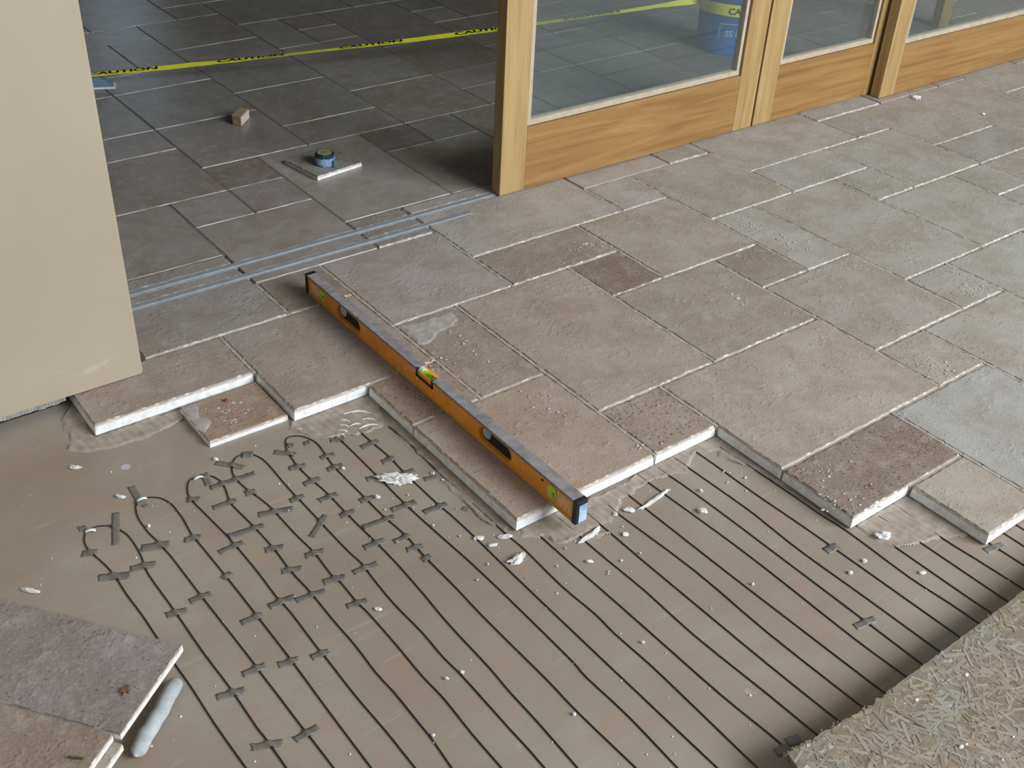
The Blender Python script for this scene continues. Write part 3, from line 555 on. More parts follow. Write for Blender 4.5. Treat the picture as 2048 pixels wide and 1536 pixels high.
# ------------------------------------------------------------------ smeared mortar beside the tiles
def inside(p, poly):
    c = False; j = len(poly)-1
    for i in range(len(poly)):
        if (poly[i][1] > p[1]) != (poly[j][1] > p[1]) and p[0] < (poly[j][0]-poly[i][0])*(p[1]-poly[i][1])/(poly[j][1]-poly[i][1])+poly[i][0]: c = not c
        j = i
    return c
SM_LAB = ['thin grey mortar smear on the slab below the tile at the wall end', 'mortar smear with loose scrapings beside the white front edge under the level',
          'broad ridged mortar smear in front of the near end of the orange level', 'narrow mortar smear along the left edge of the widest front tile',
          'mortar smear in front of the dark pitted tile at lower right', 'narrow mortar smear along the open tile edge left of the orange level', 'small scraped mortar strip just below the near end of the level']
for k, poly in enumerate(SMEARS):
    xs = [p[0] for p in poly]; ys = [p[1] for p in poly]; st = .0028; g = {}; bm = bmesh.new()
    c0 = Vector((sum(xs)/len(xs), sum(ys)/len(ys), ZS))
    nx, ny = int((max(xs)-min(xs)+.04)/st), int((max(ys)-min(ys)+.04)/st)
    for a in range(nx):
        for b in range(ny):
            x, y = min(xs)-.02+a*st, min(ys)-.02+b*st
            wv = Vector((x*38, y*38, k)); px, py = x+.008*noise.noise(wv), y+.008*noise.noise(wv+Vector((9, 3, 1)))
            if not inside((px, py), poly): continue
            de = min(dseg((px, py), poly[i], poly[(i+1) % len(poly)]) for i in range(len(poly)))
            h = min(1, de/.010)
            z = -.0008+h*(.0010+.0012+.0016*(noise.noise(Vector((x*25, y*60, k+4)))*.5+.5)+.0010*(math.sin((x+y*.12)*2*math.pi/.019)*.5+.5))
            rg = noise.noise(Vector((x*22, y*22, 7+k))); z += .0036*max(0, 1-abs(de-.006)/.006)*max(0, min(1, rg*3))
            g[(a, b)] = bm.verts.new(Vector((x, y, ZS+z))-c0)
    for (a, b) in list(g):
        q = [g.get(c) for c in ((a, b), (a+1, b), (a+1, b+1), (a, b+1))]
        if all(q): bm.faces.new(q)
    o = obj('mortar_smear', bm, M_mortar, None, c0, smooth=True); tag(o, SM_LAB[k], 'mortar')
# ------------------------------------------------------------------ crumbs of mortar
def crumb_bm(a, b, h, seed, sub=2):
    if seed == 0: sub = 4
    bm = bmesh.new(); bmesh.ops.create_icosphere(bm, subdivisions=sub, radius=1.0)
    for v in bm.verts:
        n = noise.noise(v.co*1.7+Vector((seed, 0, 0)))*.45+noise.noise(v.co*4+Vector((0, seed, 0)))*.3
        if sub == 4: n += .55*noise.noise(Vector((v.co.x*9, v.co.y*4, v.co.z*4)))
        c = v.co*(1+n); bend = .35*(c.x*c.x-.5) if a > 2.2*b else 0
        v.co = Vector((c.x*a, (c.y+bend)*b, max(0, (c.z+.55))*h*.65))
    return bm
CL = {0: 'long white clump of crumbled mortar lying across two cables left of the level', 2: 'curled white mortar scrap with a shadow, below the tile corner under the level',
      3: 'thin pale mortar scrap just below the near end of the orange level', 4: 'chunky white mortar crumb in the open slab right of the level end',
      5: 'small upright white mortar crumb nearer the white front tile edge', 6: 'short white mortar sliver beside the second cable loop from the left',
      7: 'short white mortar sliver below the tile at the wall end', 8: 'long pale mortar sliver on bare slab above the bottom-left tiles',
      9: 'pale mortar flake by the front-left corner of the tile under the level', 12: 'long raised white ridge of scraped mortar right of the level end',
      13: 'white mortar lump in front of the dark pitted tile', 1: 'round white mortar crumb on the slab below the long clump',
      30: 'white mortar crumb by the top of the fourth cable loop', 32: 'white chip on the tiles by the foot of the rightmost door'}
crk = {}
for k, (x, y, z, a, b) in enumerate(CRUMBS):
    a = max(a, .0035); b = max(b, .0035)
    bm = crumb_bm(a, min(b, a*1.2)*.75, min(max(.006, min(a, b)*.8), .012), k*1.7, 3 if a > .012 else 2)
    zz = z+.0005
    for p in bm.verts: p.co.z += 0
    o = obj('mortar_crumb', bm, M_pale, None, (x, y, zz), smooth=False); o.rotation_euler.z = -.62+random.uniform(-.25, .25)
    if k in (2, 3, 12): o.rotation_euler.z = .15
    if k in CL: tag(o, CL[k], 'mortar crumb', 'white mortar crumbs')
    elif z == 0: tag(o, 'small upright white chip on the tiles at the right edge of the photo', 'mortar crumb', 'white mortar crumbs')
    else:
        q = min(range(len(legs)), key=lambda i: dline((x, y), legs[i])); rank = 1+sum(1 for kk, c in enumerate(CRUMBS) if kk not in CL and c[2] < 0 and c[1] > y and min(range(len(legs)), key=lambda i: dline((c[0], c[1]), legs[i])) == q)
        tag(o, f'small white mortar crumb by the {ORD[q]} cable line from the left, {ORD[rank-1]} from top', 'mortar crumb', 'white mortar crumbs')
bm = bmesh.new(); rc = random.Random(5)
def speck(x, y, z, r):
    m = bmesh.ops.create_icosphere(bm, subdivisions=1, radius=r)
    s = (rc.uniform(.6, 1.5), rc.uniform(.6, 1.3), rc.uniform(.4, .9))
    for v in m['verts']: v.co = Vector((x+v.co.x*s[0]*rc.uniform(.8, 1.2), y+v.co.y*s[1], z+r*.35+v.co.z*s[2]))
for k in range(260):
    x, y = rc.uniform(-1.3, .7), rc.uniform(-1.0, .55)
    if (math.floor(x/GR), math.floor(y/GR)) in occ: continue
    speck(x, y, ZS, rc.uniform(.0008, .0024))
for k in range(60):   # denser grit near the tile edges and beside the level
    x, y = rc.uniform(-.62, .15), rc.uniform(-.42, .1)
    if (math.floor(x/GR), math.floor(y/GR)) in occ: continue
    speck(x, y, ZS+.002, rc.uniform(.0012, .0035))
o = obj('mortar_grit', bm, M_pale); tag(o, 'fine pale mortar grit scattered over the bare slab', 'grit', kind='stuff')
bm = bmesh.new()
for k in range(330):
    i, j = rc.choice([c for c in occ if c[1] < 9]) if k % 3 else rc.choice([(0, 0), (-2, 0), (1, -3), (2, -3), (0, -1), (5, 2), (6, -1), (-1, 1), (1, 3), (2, 3)])
    e = rc.random()
    if e < .5: x, y = i*GR+rc.choice((.006, GR-.006)), (j+rc.random())*GR
    else: x, y = (i+rc.random())*GR, (j+rc.random())*GR
    if j == 5: continue
    speck(x, y, .0002, rc.uniform(.0007, .0021))
o = obj('tile_grit', bm, mat_mortar('tile_grit', (150, 136, 122), (206, 198, 188))); tag(o, 'fine chips and grit scattered over the laid tiles', 'grit', kind='stuff')
# ------------------------------------------------------------------ loose tiles
def loose_tile(name, poly, z_top, thick, col, pit, label, seed, step=.012, rough=.7, pocks=()):
    cx = sum(p[0] for p in poly)/len(poly); cy = sum(p[1] for p in poly)/len(poly)
    me = tile_mesh(name, [(x-cx, y-cy) for x, y in poly], step, thick, rough, seed)
    o = link(name, me, [M_tile, M_edge, M_chis], None, (cx, cy, z_top)); c = lin(col); o.color = (c[0], c[1], c[2], pit)
    tag(o, label, 'tile'); return o
loose_tile('travertine_tile', [(-4*GR-.002, 2*GR+.022), (-3*GR-.004, 2*GR+.020), (-3*GR-.004, 3*GR-.012), (-4*GR-.002, 3*GR-.012)], -.0185, .0165, (158, 134, 112), .30,
           'small loose tile set lower than its neighbours, between the wall-end tile and level', 901)
def obox(ox, oy, ux, uy, L, W):   # oriented rectangle, CCW, u along length
    vx, vy = -uy, ux
    return [(ox, oy), (ox+ux*L, oy+uy*L), (ox+ux*L+vx*W, oy+uy*L+vy*W), (ox+vx*W, oy+vy*W)]
# stack of tiles at the lower left: corner points measured on the top plane (z=.035)
c1 = Vector((-1.1255, -.160)); c2 = Vector((-1.290, -.2855)); ux = (c2-c1).normalized(); back = Vector((ux.y, -ux.x))
if back.y < 0: back = -back
def quad(p, du, dv, u=ux, v=back): return [tuple(p), tuple(p+v*dv), tuple(p+v*dv+u*du), tuple(p+u*du)]
def ccw(P):
    a = sum(P[i][0]*P[(i+1) % 4][1]-P[(i+1) % 4][0]*P[i][1] for i in range(4)); return P if a > 0 else P[::-1]
TA = loose_tile('travertine_tile', ccw(quad(c1, .2032, .4064)), .035, .016, (140, 128, 124), .27, 'upper loose tile of the stack at lower left, pitted and pinkish grey', 902, rough=.35)
p2 = c1+ux*.2055-back*.000
TB = loose_tile('travertine_tile', ccw(quad(p2+back*.012, .2032, .4064)), .034, .016, (146, 128, 114), .18, 'loose tile in the bottom left corner of the photo, nearest the camera', 903, rough=.35)
TC = loose_tile('travertine_tile', ccw(quad(p2-back*.004, .20, .40)), .0165, .016, (160, 146, 130), .05, 'tile lying directly under the bottom left corner tile, its pale edge showing', 904, rough=.35)
TD = loose_tile('travertine_tile', ccw(quad(c1+back*.075+ux*.01, .40, .33)), .0003, .0353, (150, 136, 122), .05, 'thick tile at the base of the lower left stack, mostly hidden beneath', 905, rough=.35)
TE = loose_tile('travertine_tile', ccw(quad(c1+back*.085+ux*.012, .185, .30)), .0185, .018, (150, 136, 122), .05, 'tile hidden in the middle of the lower left stack beneath the pitted one', 906, rough=.35)
# roll of wet mortar beside the stack
bm = bmesh.new(); A = Vector((-1.150, -.178, 0)); B = Vector((-1.275, -.292, 0)); pts = []
for k in range(29):
    u = k/28; p = A.lerp(B, u); pts.append(Vector((p.x+.003*noise.noise(Vector((u*6, 1, 0))), p.y+.003*noise.noise(Vector((u*6, 5, 0))), ZS+.0125)))
c0 = Vector((pts[14].x, pts[14].y, ZS))
tube(bm, [p-c0 for p in pts], lambda u: .0145*(min(1, max(.15, math.sqrt(max(0, 1-((abs(u-.5)-.40)/.10)**2)) if abs(u-.5) > .40 else 1)))*(1+.12*noise.noise(Vector((u*9, 2, 2)))), 14, .85)
tag(obj('mortar_roll', bm, mat_mortar('fresh_grey_mortar', (152, 150, 144), (188, 188, 186)), None, c0, smooth=True), 'smooth grey roll of mortar on the slab beside the lower left tile stack', 'mortar')
# thin mortar patches left on tile faces
def patch(poly, z0, label, k):
    xs = [p[0] for p in poly]; ys = [p[1] for p in poly]; st = .004; g = {}; bm = bmesh.new(); c0 = Vector((sum(xs)/len(xs), sum(ys)/len(ys), z0))
    for a in range(int((max(xs)-min(xs)+.03)/st)):
        for b in range(int((max(ys)-min(ys)+.03)/st)):
            x, y = min(xs)-.015+a*st, min(ys)-.015+b*st; wv = Vector((x*45, y*45, k)); px, py = x+.007*noise.noise(wv), y+.007*noise.noise(wv+Vector((9, 3, 1)))
            if not inside((px, py), poly): continue
            de = min(dseg((px, py), poly[i], poly[(i+1) % len(poly)]) for i in range(len(poly)))
            z = -.0006+min(1, de/.009)*(.0022+.0010*noise.noise(Vector((x*70, y*70, k))))
            g[(a, b)] = bm.verts.new(Vector((x, y, z0+z))-c0)
    for (a, b) in list(g):
        q = [g.get(c) for c in ((a, b), (a+1, b), (a+1, b+1), (a, b+1))]
        if all(q): bm.faces.new(q)
    tag(obj('mortar_patch', bm, mat_mortar('dried_grey_mortar', (152, 141, 131), (180, 170, 161)), None, c0, smooth=True), label, 'mortar')
patch(PATCHES[0], .0, 'thin dried grey mortar patch on the tile right of the level', 31)
patch(PATCHES[1], -.0185, 'grey mortar patch on the small loose tile by the wall end', 32)
# comb-like scrapings of mortar
bm = bmesh.new(); c0 = Vector((SCRAPE[0][0], SCRAPE[0][1], ZS))
for k in range(0, len(SCRAPE), 2):
    a, b = Vector((*SCRAPE[k], ZS+.003)), Vector((*SCRAPE[k+1], ZS+.003)); m = (a+b)/2; d = (b-a); nrm = Vector((-d.y, d.x, 0))*.18
    pts = [a.lerp(b, t)+nrm*math.sin(t*math.pi)-c0+Vector((0, 0, .0012*noise.noise(Vector((t*5, k, 0))))) for t in [i/10 for i in range(11)]]
    tube(bm, pts, lambda u: .0030*(.35+.65*math.sin(math.pi*min(1, max(0, u))))*(1+.3*noise.noise(Vector((u*8, k, 1)))), 7, .8)
tag(obj('mortar_scrapings', bm, M_pale, None, c0, smooth=True), 'comb-like pale mortar scrapings between the white tile edge and the level', 'mortar', kind='stuff')
# white strips that put the tape's glints at the loop ends into colour
for k, (x, y) in enumerate(GLINTS):
    bm = bmesh.new(); rows = []
    for i in range(7):
        u = i/6-.5; rows.append([bm.verts.new((u*.021, e*.0042, .0030+.0035*math.cos(u*3.0))) for e in (-1, 1)])
    for a, b in zip(rows, rows[1:]): bm.faces.new((a[0], b[0], b[1], a[1]))
    r = bmesh.ops.extrude_face_region(bm, geom=list(bm.faces)); bmesh.ops.translate(bm, verts=[v for v in r['geom'] if isinstance(v, bmesh.types.BMVert)], vec=(0, 0, .0006))
    o = obj('tape_glint', bm, plain('glint_white_%d' % k, (236, 240, 244), .35), None, (x, y, ZS), smooth=True); o.rotation_euler.z = (-.35, -.1, -.05)[k]
    tag(o, 'white strip as tape glint at the top of the %s cable loop from the left' % ORD[k], 'glint strip', 'white tape glints at the cable loops')
# chips lying on the tiles
def chip(name, x, y, z, rgb, pts, h, label, rz=0):
    bm = bmesh.new(); prism(bm, pts, 0, h)
    for v in bm.verts: v.co.z += .002*noise.noise(v.co*200)+(.003*abs(v.co.x)/.01 if v.co.z > 0 else 0)
    o = obj(name, bm, plain(name+'_colour', rgb, .7, var=.2, scale=200), None, (x, y, z), smooth=False); o.rotation_euler.z = rz; tag(o, label, 'debris')
star = [((.0105 if i % 2 else .0045)*(1+.3*math.sin(i*2.3))*math.cos(2*math.pi*i/14), (.0105 if i % 2 else .0045)*(1+.3*math.sin(i*1.7))*math.sin(2*math.pi*i/14)) for i in range(14)]
chip('dry_leaf', CHIPS[0][0], CHIPS[0][1], .0362, (112, 82, 50), star, .0012, 'small spiky brown leaf scrap on the pitted lower left tile')
chip('wood_sliver', CHIPS[1][0], CHIPS[1][1], .0352, (110, 92, 48), [(-.013, -.0012), (.012, -.0016), (.014, .0002), (.002, .0022), (-.012, .001)], .0015, 'thin olive wood sliver on the bottom left corner tile', -.72)
chip('stone_chip', CHIPS[2][0], CHIPS[2][1], -.0165, (138, 66, 44), [(-.003, -.005), (.003, -.004), (.004, .003), (0, .007), (-.003, .002)], .004, 'reddish stone chip on the small loose tile by the wall end')
bm = bmesh.new(); 
for (cx, cy, n, sx, sy) in CLUSTERS:
    for k in range(n):
        m = bmesh.ops.create_icosphere(bm, subdivisions=1, radius=rc.uniform(.0012, .0042)); x, y = cx+rc.gauss(0, sx), cy+rc.gauss(0, sy); s3 = (rc.uniform(.6, 1.6), rc.uniform(.6, 1.3), rc.uniform(.4, .9))
        for v in m['verts']: v.co = Vector((x+v.co.x*s3[0]*rc.uniform(.75, 1.25), y+v.co.y*s3[1], .0006+abs(v.co.z)*s3[2]))
tag(obj('stone_chippings', bm, mat_mortar('stone_chippings', (172, 152, 124), (222, 216, 206))), 'clusters of pale stone chippings left on the laid tiles', 'grit', kind='stuff')
# ------------------------------------------------------------------ spirit level
LV = empty('spirit_level', (-.313, -.285, .001)); tag(LV, 'long orange spirit level with grey top lying across the laid tiles', 'spirit level')
LL, LW, LH = 1.178, .030, .060
M_or = plain('orange_enamel', (238, 150, 50), .42, var=.10, scale=14); M_lvtop = mat_mortar('dusty_level_top', (118, 110, 108), (156, 146, 142))
M_vial = plain('vial_yellow', (206, 214, 60), .2, spec=.8); M_vialg = plain('vial_green', (140, 190, 30), .2, spec=.8)
M_white = plain('white_print', (232, 224, 204), .6); M_blued = mat_mortar('cap_dust_and_highlight', (128, 150, 172), (196, 208, 220))  # last one: dust on the end cap, also the painted hand hole highlight
holes = [(.945, .060), (.291, .062)]     # centre along the level, half length
Y = [LL-.0]
def lv_profile_seg(y0, y1):
    # hollow web with thicker top and bottom flanges
    bm = bmesh.new()
    add_box(bm, .0022, LW-.0022, y0, y1, .007, LH-.007); return bm
bm = bmesh.new()
cuts = sorted([(c-h, c+h) for c, h in holes]); ystart = .012; spans = []
for a, b in cuts: spans.append((ystart, a)); ystart = b
spans.append((ystart, LL-.012))
body = []
def web_poly():   # side web outline with stadium hand holes, built as strips
    for a, b in spans: add_box(bm, .0020, LW-.0020, a, b, .007, LH-.006)
    for a, b in cuts:
        add_box(bm, .0020, LW-.0020, a, b, .007, .0095); add_box(bm, .0020, LW-.0020, a, b, LH-.0105, LH-.006)
        zc = LH*.5; R = (LH-.020)/2
        for s, e in ((a, 1), (b, -1)):          # rounded ends of the hand hole
            n = 8
            for k in range(n):
                t0, t1 = math.pi/2*k/n, math.pi/2*(k+1)/n
                d0 = R*(1-math.cos(t0)); d1 = R*(1-math.cos(t1)); h0 = R*math.sin((t0+t1)/2)
                xa, xb = s+e*R*(1-math.cos(t0)), s+e*R*(1-math.cos(t1))
                ya, yb = min(xa, xb), max(xa, xb)
                add_box(bm, .0020, LW-.0020, ya, yb, zc+h0, LH-.0100); add_box(bm, .0020, LW-.0020, ya, yb, .0090, zc-h0)
web_poly(); obj('body', bm, M_or, LV)
bm = bmesh.new()   # top rail, interrupted by the centre vial window
VC = .579; add_box(bm, 0, LW, .012, VC-.033, LH-.007, LH, .0012); add_box(bm, 0, LW, VC+.033, LL-.012, LH-.007, LH, .0012)
obj('top_rail', bm, M_lvtop, LV)
bm = bmesh.new(); add_box(bm, 0, LW, .012, LL-.012, 0, .0075, .0012); obj('base_rail', bm, plain('bare_orange_edge', (198, 142, 66), .45), LV)
for a, b in cuts:
    bm = bmesh.new(); add_box(bm, .012, LW-.0035, a+.006, b-.006, .0085, LH-.0085); o = obj('hand_hole_liner', bm, M_black, LV)
    bm = bmesh.new(); bmesh.ops.create_uvsphere(bm, u_segments=16, v_segments=8, radius=1)
    for v in bm.verts: v.co = Vector((.011+v.co.x*.004, b-.020+v.co.y*.016, .032+v.co.z*.017))
    obj('hand_hole_highlight', bm, M_blued, LV, smooth=True)  # pale ellipsoid, a highlight painted into the end of the hole
bm = bmesh.new(); add_box(bm, -.0006, .006, VC-.036, VC+.036, LH-.024, LH-.018); add_box(bm, -.0006, .006, VC-.036, VC-.031, LH-.024, LH+.0002); add_box(bm, -.0006, .006, VC+.031, VC+.036, LH-.024, LH+.0002)
add_box(bm, .004, LW-.004, VC-.033, VC+.033, LH-.022, LH-.016)
obj('vial_housing', bm, M_black, LV)
bm = bmesh.new(); tube(bm, [Vector((LW*.42, VC-.026, LH-.009)), Vector((LW*.42, VC+.020, LH-.009))], .0085, 14); vg = obj('vial', bm, M_vialg, LV, smooth=True)
bm = bmesh.new(); tube(bm, [Vector((LW*.42, VC+.016, LH-.0085)), Vector((LW*.42, VC+.030, LH-.0085))], .0095, 14); obj('vial_cap', bm, M_white, vg)
for yc in (.085, LL-.093):
    bm = bmesh.new()
    for f_ in range(1): lathe(bm, [(.0001, 0), (.016, 0), (.017, .0012), (.016, .0024), (.012, .003), (.0001, .0034)], 24)
    for v in bm.verts: v.co = Vector((.0022-v.co.z, yc+v.co.x*1.05, .031+v.co.y*1.05))
    ve = obj('end_vial', bm, M_vial, LV, smooth=True)
    bm = bmesh.new(); tube(bm, [Vector((-.0012, yc-.0105, .024)), Vector((-.0012, yc-.0105, .038))], .0035, 8); obj('bubble_tube', bm, M_vialg, ve, smooth=True)
    bm = bmesh.new(); rs = random.Random(4); sgn = -1 if yc < .5 else 1
    for k in range(7):
        yy = yc+sgn*(.022+k*.0062); hh = (.030, .020, .034, .024, .032, .020, .030)[k]; zc = .031+(.004, -.004, 0, .005, -.003, .003, 0)[k]
        add_box(bm, .0014, .0021, yy-.0011, yy+.0011, zc-hh/2, zc+hh/2)
    obj('printed_strokes', bm, M_white, LV)
bm = bmesh.new(); tube(bm, [Vector((.0020, .118, .043)), Vector((.0008, .118, .043))], .003, 10); obj('rivet', bm, M_black, LV)
bm = bmesh.new(); rs = random.Random(9)
for (yy, zz, s_) in ((.665, .030, .005), (.62, .052, .006), (.612, .030, .005), (.590, .022, .003), (.19, .045, .003), (.186, .030, .003), (.78, .025, .003), (.86, .048, .003)):
    add_box(bm, .0012, .0021, yy-s_*.4, yy+s_*.4, zz-s_, zz+s_)
obj('mortar_specks', bm, M_pale, LV)['kind'] = 'stuff'
for (a, b, nm) in ((0, .014, 1), (LL-.014, LL, 0)):
    bm = bmesh.new(); add_box(bm, -.0008, LW+.0008, a, b, -.0004, LH+.0006, .0025); ec = obj('end_cap', bm, M_black, LV)
    if nm: bm = bmesh.new(); add_box(bm, .007, LW-.001, -.0012, .0006, .003, LH-.010, .0005); obj('dusty_face', bm, M_blued, ec)
# ------------------------------------------------------------------ strand board at lower right
bm = bmesh.new(); ro = random.Random(3); edge = []
def oe(x0, y0, x1, y1, n, amp):
    for k in range(n):
        u = k/n; edge.append((x0+(x1-x0)*u+ro.uniform(-.001, .001), y0+(y1-y0)*u+amp*ro.uniform(-1, 1)))
oe(*OSBP[0], *OSBP[1], 34, .0022); oe(*OSBP[1], *OSBP[2], 12, .003); oe(*OSBP[2], 1.2, OSBP[3][1], 150, .0012)
TOPE = [p for p in edge if p[0] < .5]; edge.append((1.2, OSBP[3][1])); edge.append((1.2, -2.1)); edge.append((-.72, -2.1))
for k in range(60):
    u = k/60; edge.append((-.72+(OSBP[0][0]+.72)*u+ro.uniform(-.001, .001), -2.1+(OSBP[0][1]+2.1)*u))
edge = edge[::-1]
OSB = empty('strand_board', (.3, -1.5, .025)); tag(OSB, 'worn strand board sheet with a ragged edge in the lower right corner', 'board')
ptsb = [(x-.3, y+1.5) for x, y in edge]; prism(bm, ptsb, -.018, 0)
bmesh.ops.triangulate(bm, faces=[f for f in bm.faces if len(f.verts) > 6]); obj('panel', bm, M_osb, OSB)
bm = bmesh.new(); rf = random.Random(17)
inner = [(x-.3, y+1.5) for x, y in edge]
for k in range(5200):   # pressed strands that make up the face of the board
    x, y = rf.uniform(-.78, .42), rf.uniform(.02, .56)
    a = rf.uniform(0, math.pi); l = rf.uniform(.014, .046); w = rf.uniform(.0025, .009); z = rf.uniform(.0001, .0009); t = rf.uniform(-.0003, .0003)
    dx, dy = math.cos(a)*l/2, math.sin(a)*l/2; px, py = -math.sin(a)*w/2, math.cos(a)*w/2; tip = rf.uniform(.25, 1)
    P = [(x-dx-px*tip, y-dy-py*tip), (x+dx-px, y+dy-py), (x+dx*1.06, y+dy*1.06), (x+dx+px*tip, y+dy+py*tip), (x-dx+px, y-dy+py)]
    if not all(inside(q_, inner) for q_ in P): continue
    bm.faces.new([bm.verts.new((q_[0], q_[1], z+t*(1 if n_ in (1, 2, 3) else -1))) for n_, q_ in enumerate(P)])
t = NT('osb_flakes'); v = t.pos(); isl = t.n('ShaderNodeNewGeometry').outputs['Random Per Island']
gr = t.noise(t.pos((1, 6, 1), (0, 0, .7)), 90, 4, .7); big = t.noise(v, 8, 4, .6)
c = t.ramp(isl, [(0, lin((134, 114, 92))), (.35, lin((150, 133, 112))), (.7, lin((156, 141, 122))), (1, lin((165, 152, 135)))])
c = t.mix(t.math('MULTIPLY', t.step(gr, .5, .72), .35), c, lin((112, 94, 66)))
c = t.mix(t.math('MULTIPLY', t.step(big, .46, .66), .5), c, lin((142, 142, 136)))
sp = t.noise(v, 17, 4, .6); c = t.mix(t.math('MULTIPLY', t.step(sp, .62, .70), .8), c, lin((204, 204, 204)))
t.bsdf(c, .78, 0, t.bump(gr, .4, .001), .25)
so = obj('pressed_strands', bm, t.m, OSB); so['kind'] = 'stuff'
bm = bmesh.new()
for k in range(260):    # loose strands standing proud of the face and fraying the edge
    if k < 60: x, y = ro.uniform(-.72, .35), ro.uniform(.06, .53)
    else:
        e_ = ro.choice(TOPE[:34] if k < 215 else TOPE); x, y = e_[0]-.3, e_[1]+1.5+ro.uniform(-.014, .0015)
    a = ro.uniform(0, math.pi) if k < 60 else ro.uniform(-.5, .9); l = ro.uniform(.008, .026)*(1 if k < 60 else .8); w = ro.uniform(.0008, .0035)
    dx, dy = math.cos(a)*l/2, math.sin(a)*l/2; px, py = -math.sin(a)*w/2, math.cos(a)*w/2; z = .0004+ro.uniform(0, .0012); t = ro.uniform(0, .0025)
    if k >= 60: z = ro.uniform(-.012, .001)
    v = [bm.verts.new((x-dx-px, y-dy-py, z)), bm.verts.new((x+dx-px, y+dy-py, z+t)), bm.verts.new((x+dx+px, y+dy+py, z+t)), bm.verts.new((x-dx+px, y-dy+py, z))]
    u_ = [bm.verts.new(q.co-Vector((0, 0, .0006))) for q in v]
    bm.faces.new(v); bm.faces.new(u_[::-1])
    for i in range(4): bm.faces.new((u_[i], u_[(i+1) % 4], v[(i+1) % 4], v[i]))
so = obj('loose_strands', bm, mat_mortar('strand_splinters', (116, 96, 66), (154, 138, 108)), OSB); so['kind'] = 'stuff'
bm = bmesh.new()
for k in range(30):
    x, y = ro.uniform(-.68, .3), ro.uniform(.1, .5); r = ro.uniform(.001, .0045)
    m = bmesh.ops.create_icosphere(bm, subdivisions=2, radius=r)
    for v in m['verts']:
        c = v.co.copy(); n_ = 1+.5*noise.noise(c*140+Vector((k, 0, 0))); v.co = Vector((x+c.x*n_*1.3, y+c.y*n_*.8, .0004+max(0, c.z)*.5))
so = obj('plaster_spatter', bm, M_pale, OSB); so['kind'] = 'stuff'
for k, xa in enumerate((-.30, .42)):
    o = box('timber_bearer', (xa, xa+.09, -2.05, -1.16, ZS, .0066), M_wz); tag(o, ('timber bearer under the strand board nearer the frame bottom', 'timber bearer under the strand board further right')[k], 'bearer')
# ------------------------------------------------------------------ things inside the room
# offcut of tile and tape measure
ang = math.atan2(1.565-1.537, .268-.079); u = (math.cos(ang), math.sin(ang))
OC = loose_tile('tile_offcut', obox(.079, 1.537, u[0], u[1], .192, .186), .0165, .0155, (142, 132, 122), .15, 'small square tile offcut lying askew on the floor just inside the doorway', 907, rough=.6)
TM = tag(empty('tape_measure', (.153, 1.618, .0168), math.radians(-38)), 'blue grey tape measure lying on the small tile offcut', 'tape measure')
bm = bmesh.new(); prof = []
for k in range(28):
    a = 2*math.pi*k/28; r = .034; x, y = r*math.cos(a), r*math.sin(a)
    if y < -.012 and x > 0: x, y = min(.036, x*1.35), max(-.034, y*1.02)
    prof.append((x, y))
prism(bm, prof, 0, .030); es = [e for e in bm.edges if abs(e.verts[0].co.z-e.verts[1].co.z) < 1e-6]
bmesh.ops.bevel(bm, geom=es, offset=.004, segments=2, affect='EDGES'); obj('case', bm, plain('case_blue_grey', (138, 164, 192), .35, var=.15, scale=60), TM, smooth=False)
bm = bmesh.new(); prism(bm, [(x*.97, y*.97) for x, y in prof], .0295, .041); es = [e for e in bm.edges if e.verts[0].co.z > .04 and e.verts[1].co.z > .04]
bmesh.ops.bevel(bm, geom=es, offset=.004, segments=2, affect='EDGES'); obj('grip', bm, plain('grip_dark', (38, 56, 66), .55), TM)
bm = bmesh.new(); lathe(bm, [(.013, .0405), (.025, .0405), (.025, .0420), (.013, .0420)], 28); bm.faces.ensure_lookup_table(); obj('label_ring', bm, plain('label_yellow', (150, 142, 74), .5), TM)
bm = bmesh.new(); lathe(bm, [(.0001, .0412), (.0128, .0412), (.0128, .0426), (.0001, .0426)], 20); obj('hub', bm, plain('hub_grey', (120, 122, 116), .4), TM)
bm = bmesh.new(); add_box(bm, .034, .039, -.030, -.012, .002, .026, .0006); add_box(bm, .036, .048, -.0325, -.031, .004, .024); obj('end_hook', bm, plain('hook_steel', (150, 190, 200), .3, .7), TM)
# wooden block
WB = tag(empty('wooden_block', (.0, .0, 0)), 'small pale wooden block standing alone on the dark inside floor', 'block')
P0, P1, P2 = Vector((.056, 2.139)), Vector((.075, 2.105)), Vector((.138, 2.167)); P3 = P0+(P2-P1)
WB.location = ((P0.x+P2.x)/2, (P0.y+P2.y)/2, .0008); cc = Vector((WB.location.x, WB.location.y))
bm = bmesh.new(); prism(bm, [tuple(p-cc) for p in (P0, P1, P2, P3)], 0, .037); bmesh.ops.bevel(bm, geom=list(bm.edges), offset=.0015, segments=1, affect='EDGES')
obj('timber', bm, mat_wood('block_pine', (150, 116, 86), (178, 146, 114), (192, 166, 136), 'x', .7), WB)
n_ = (P2-P1).normalized(); q = Vector((n_.y, -n_.x))*.0012
bm = bmesh.new(); prism(bm, [tuple(p-cc) for p in (P1+n_*.003+q, P2-n_*.003+q, P2-n_*.003+q*.2, P1+n_*.003+q*.2)], .003, .034); obj('pale_face', bm, plain('pale_face', (206, 194, 182), .8), WB)  # paler panel over the block's right-hand face
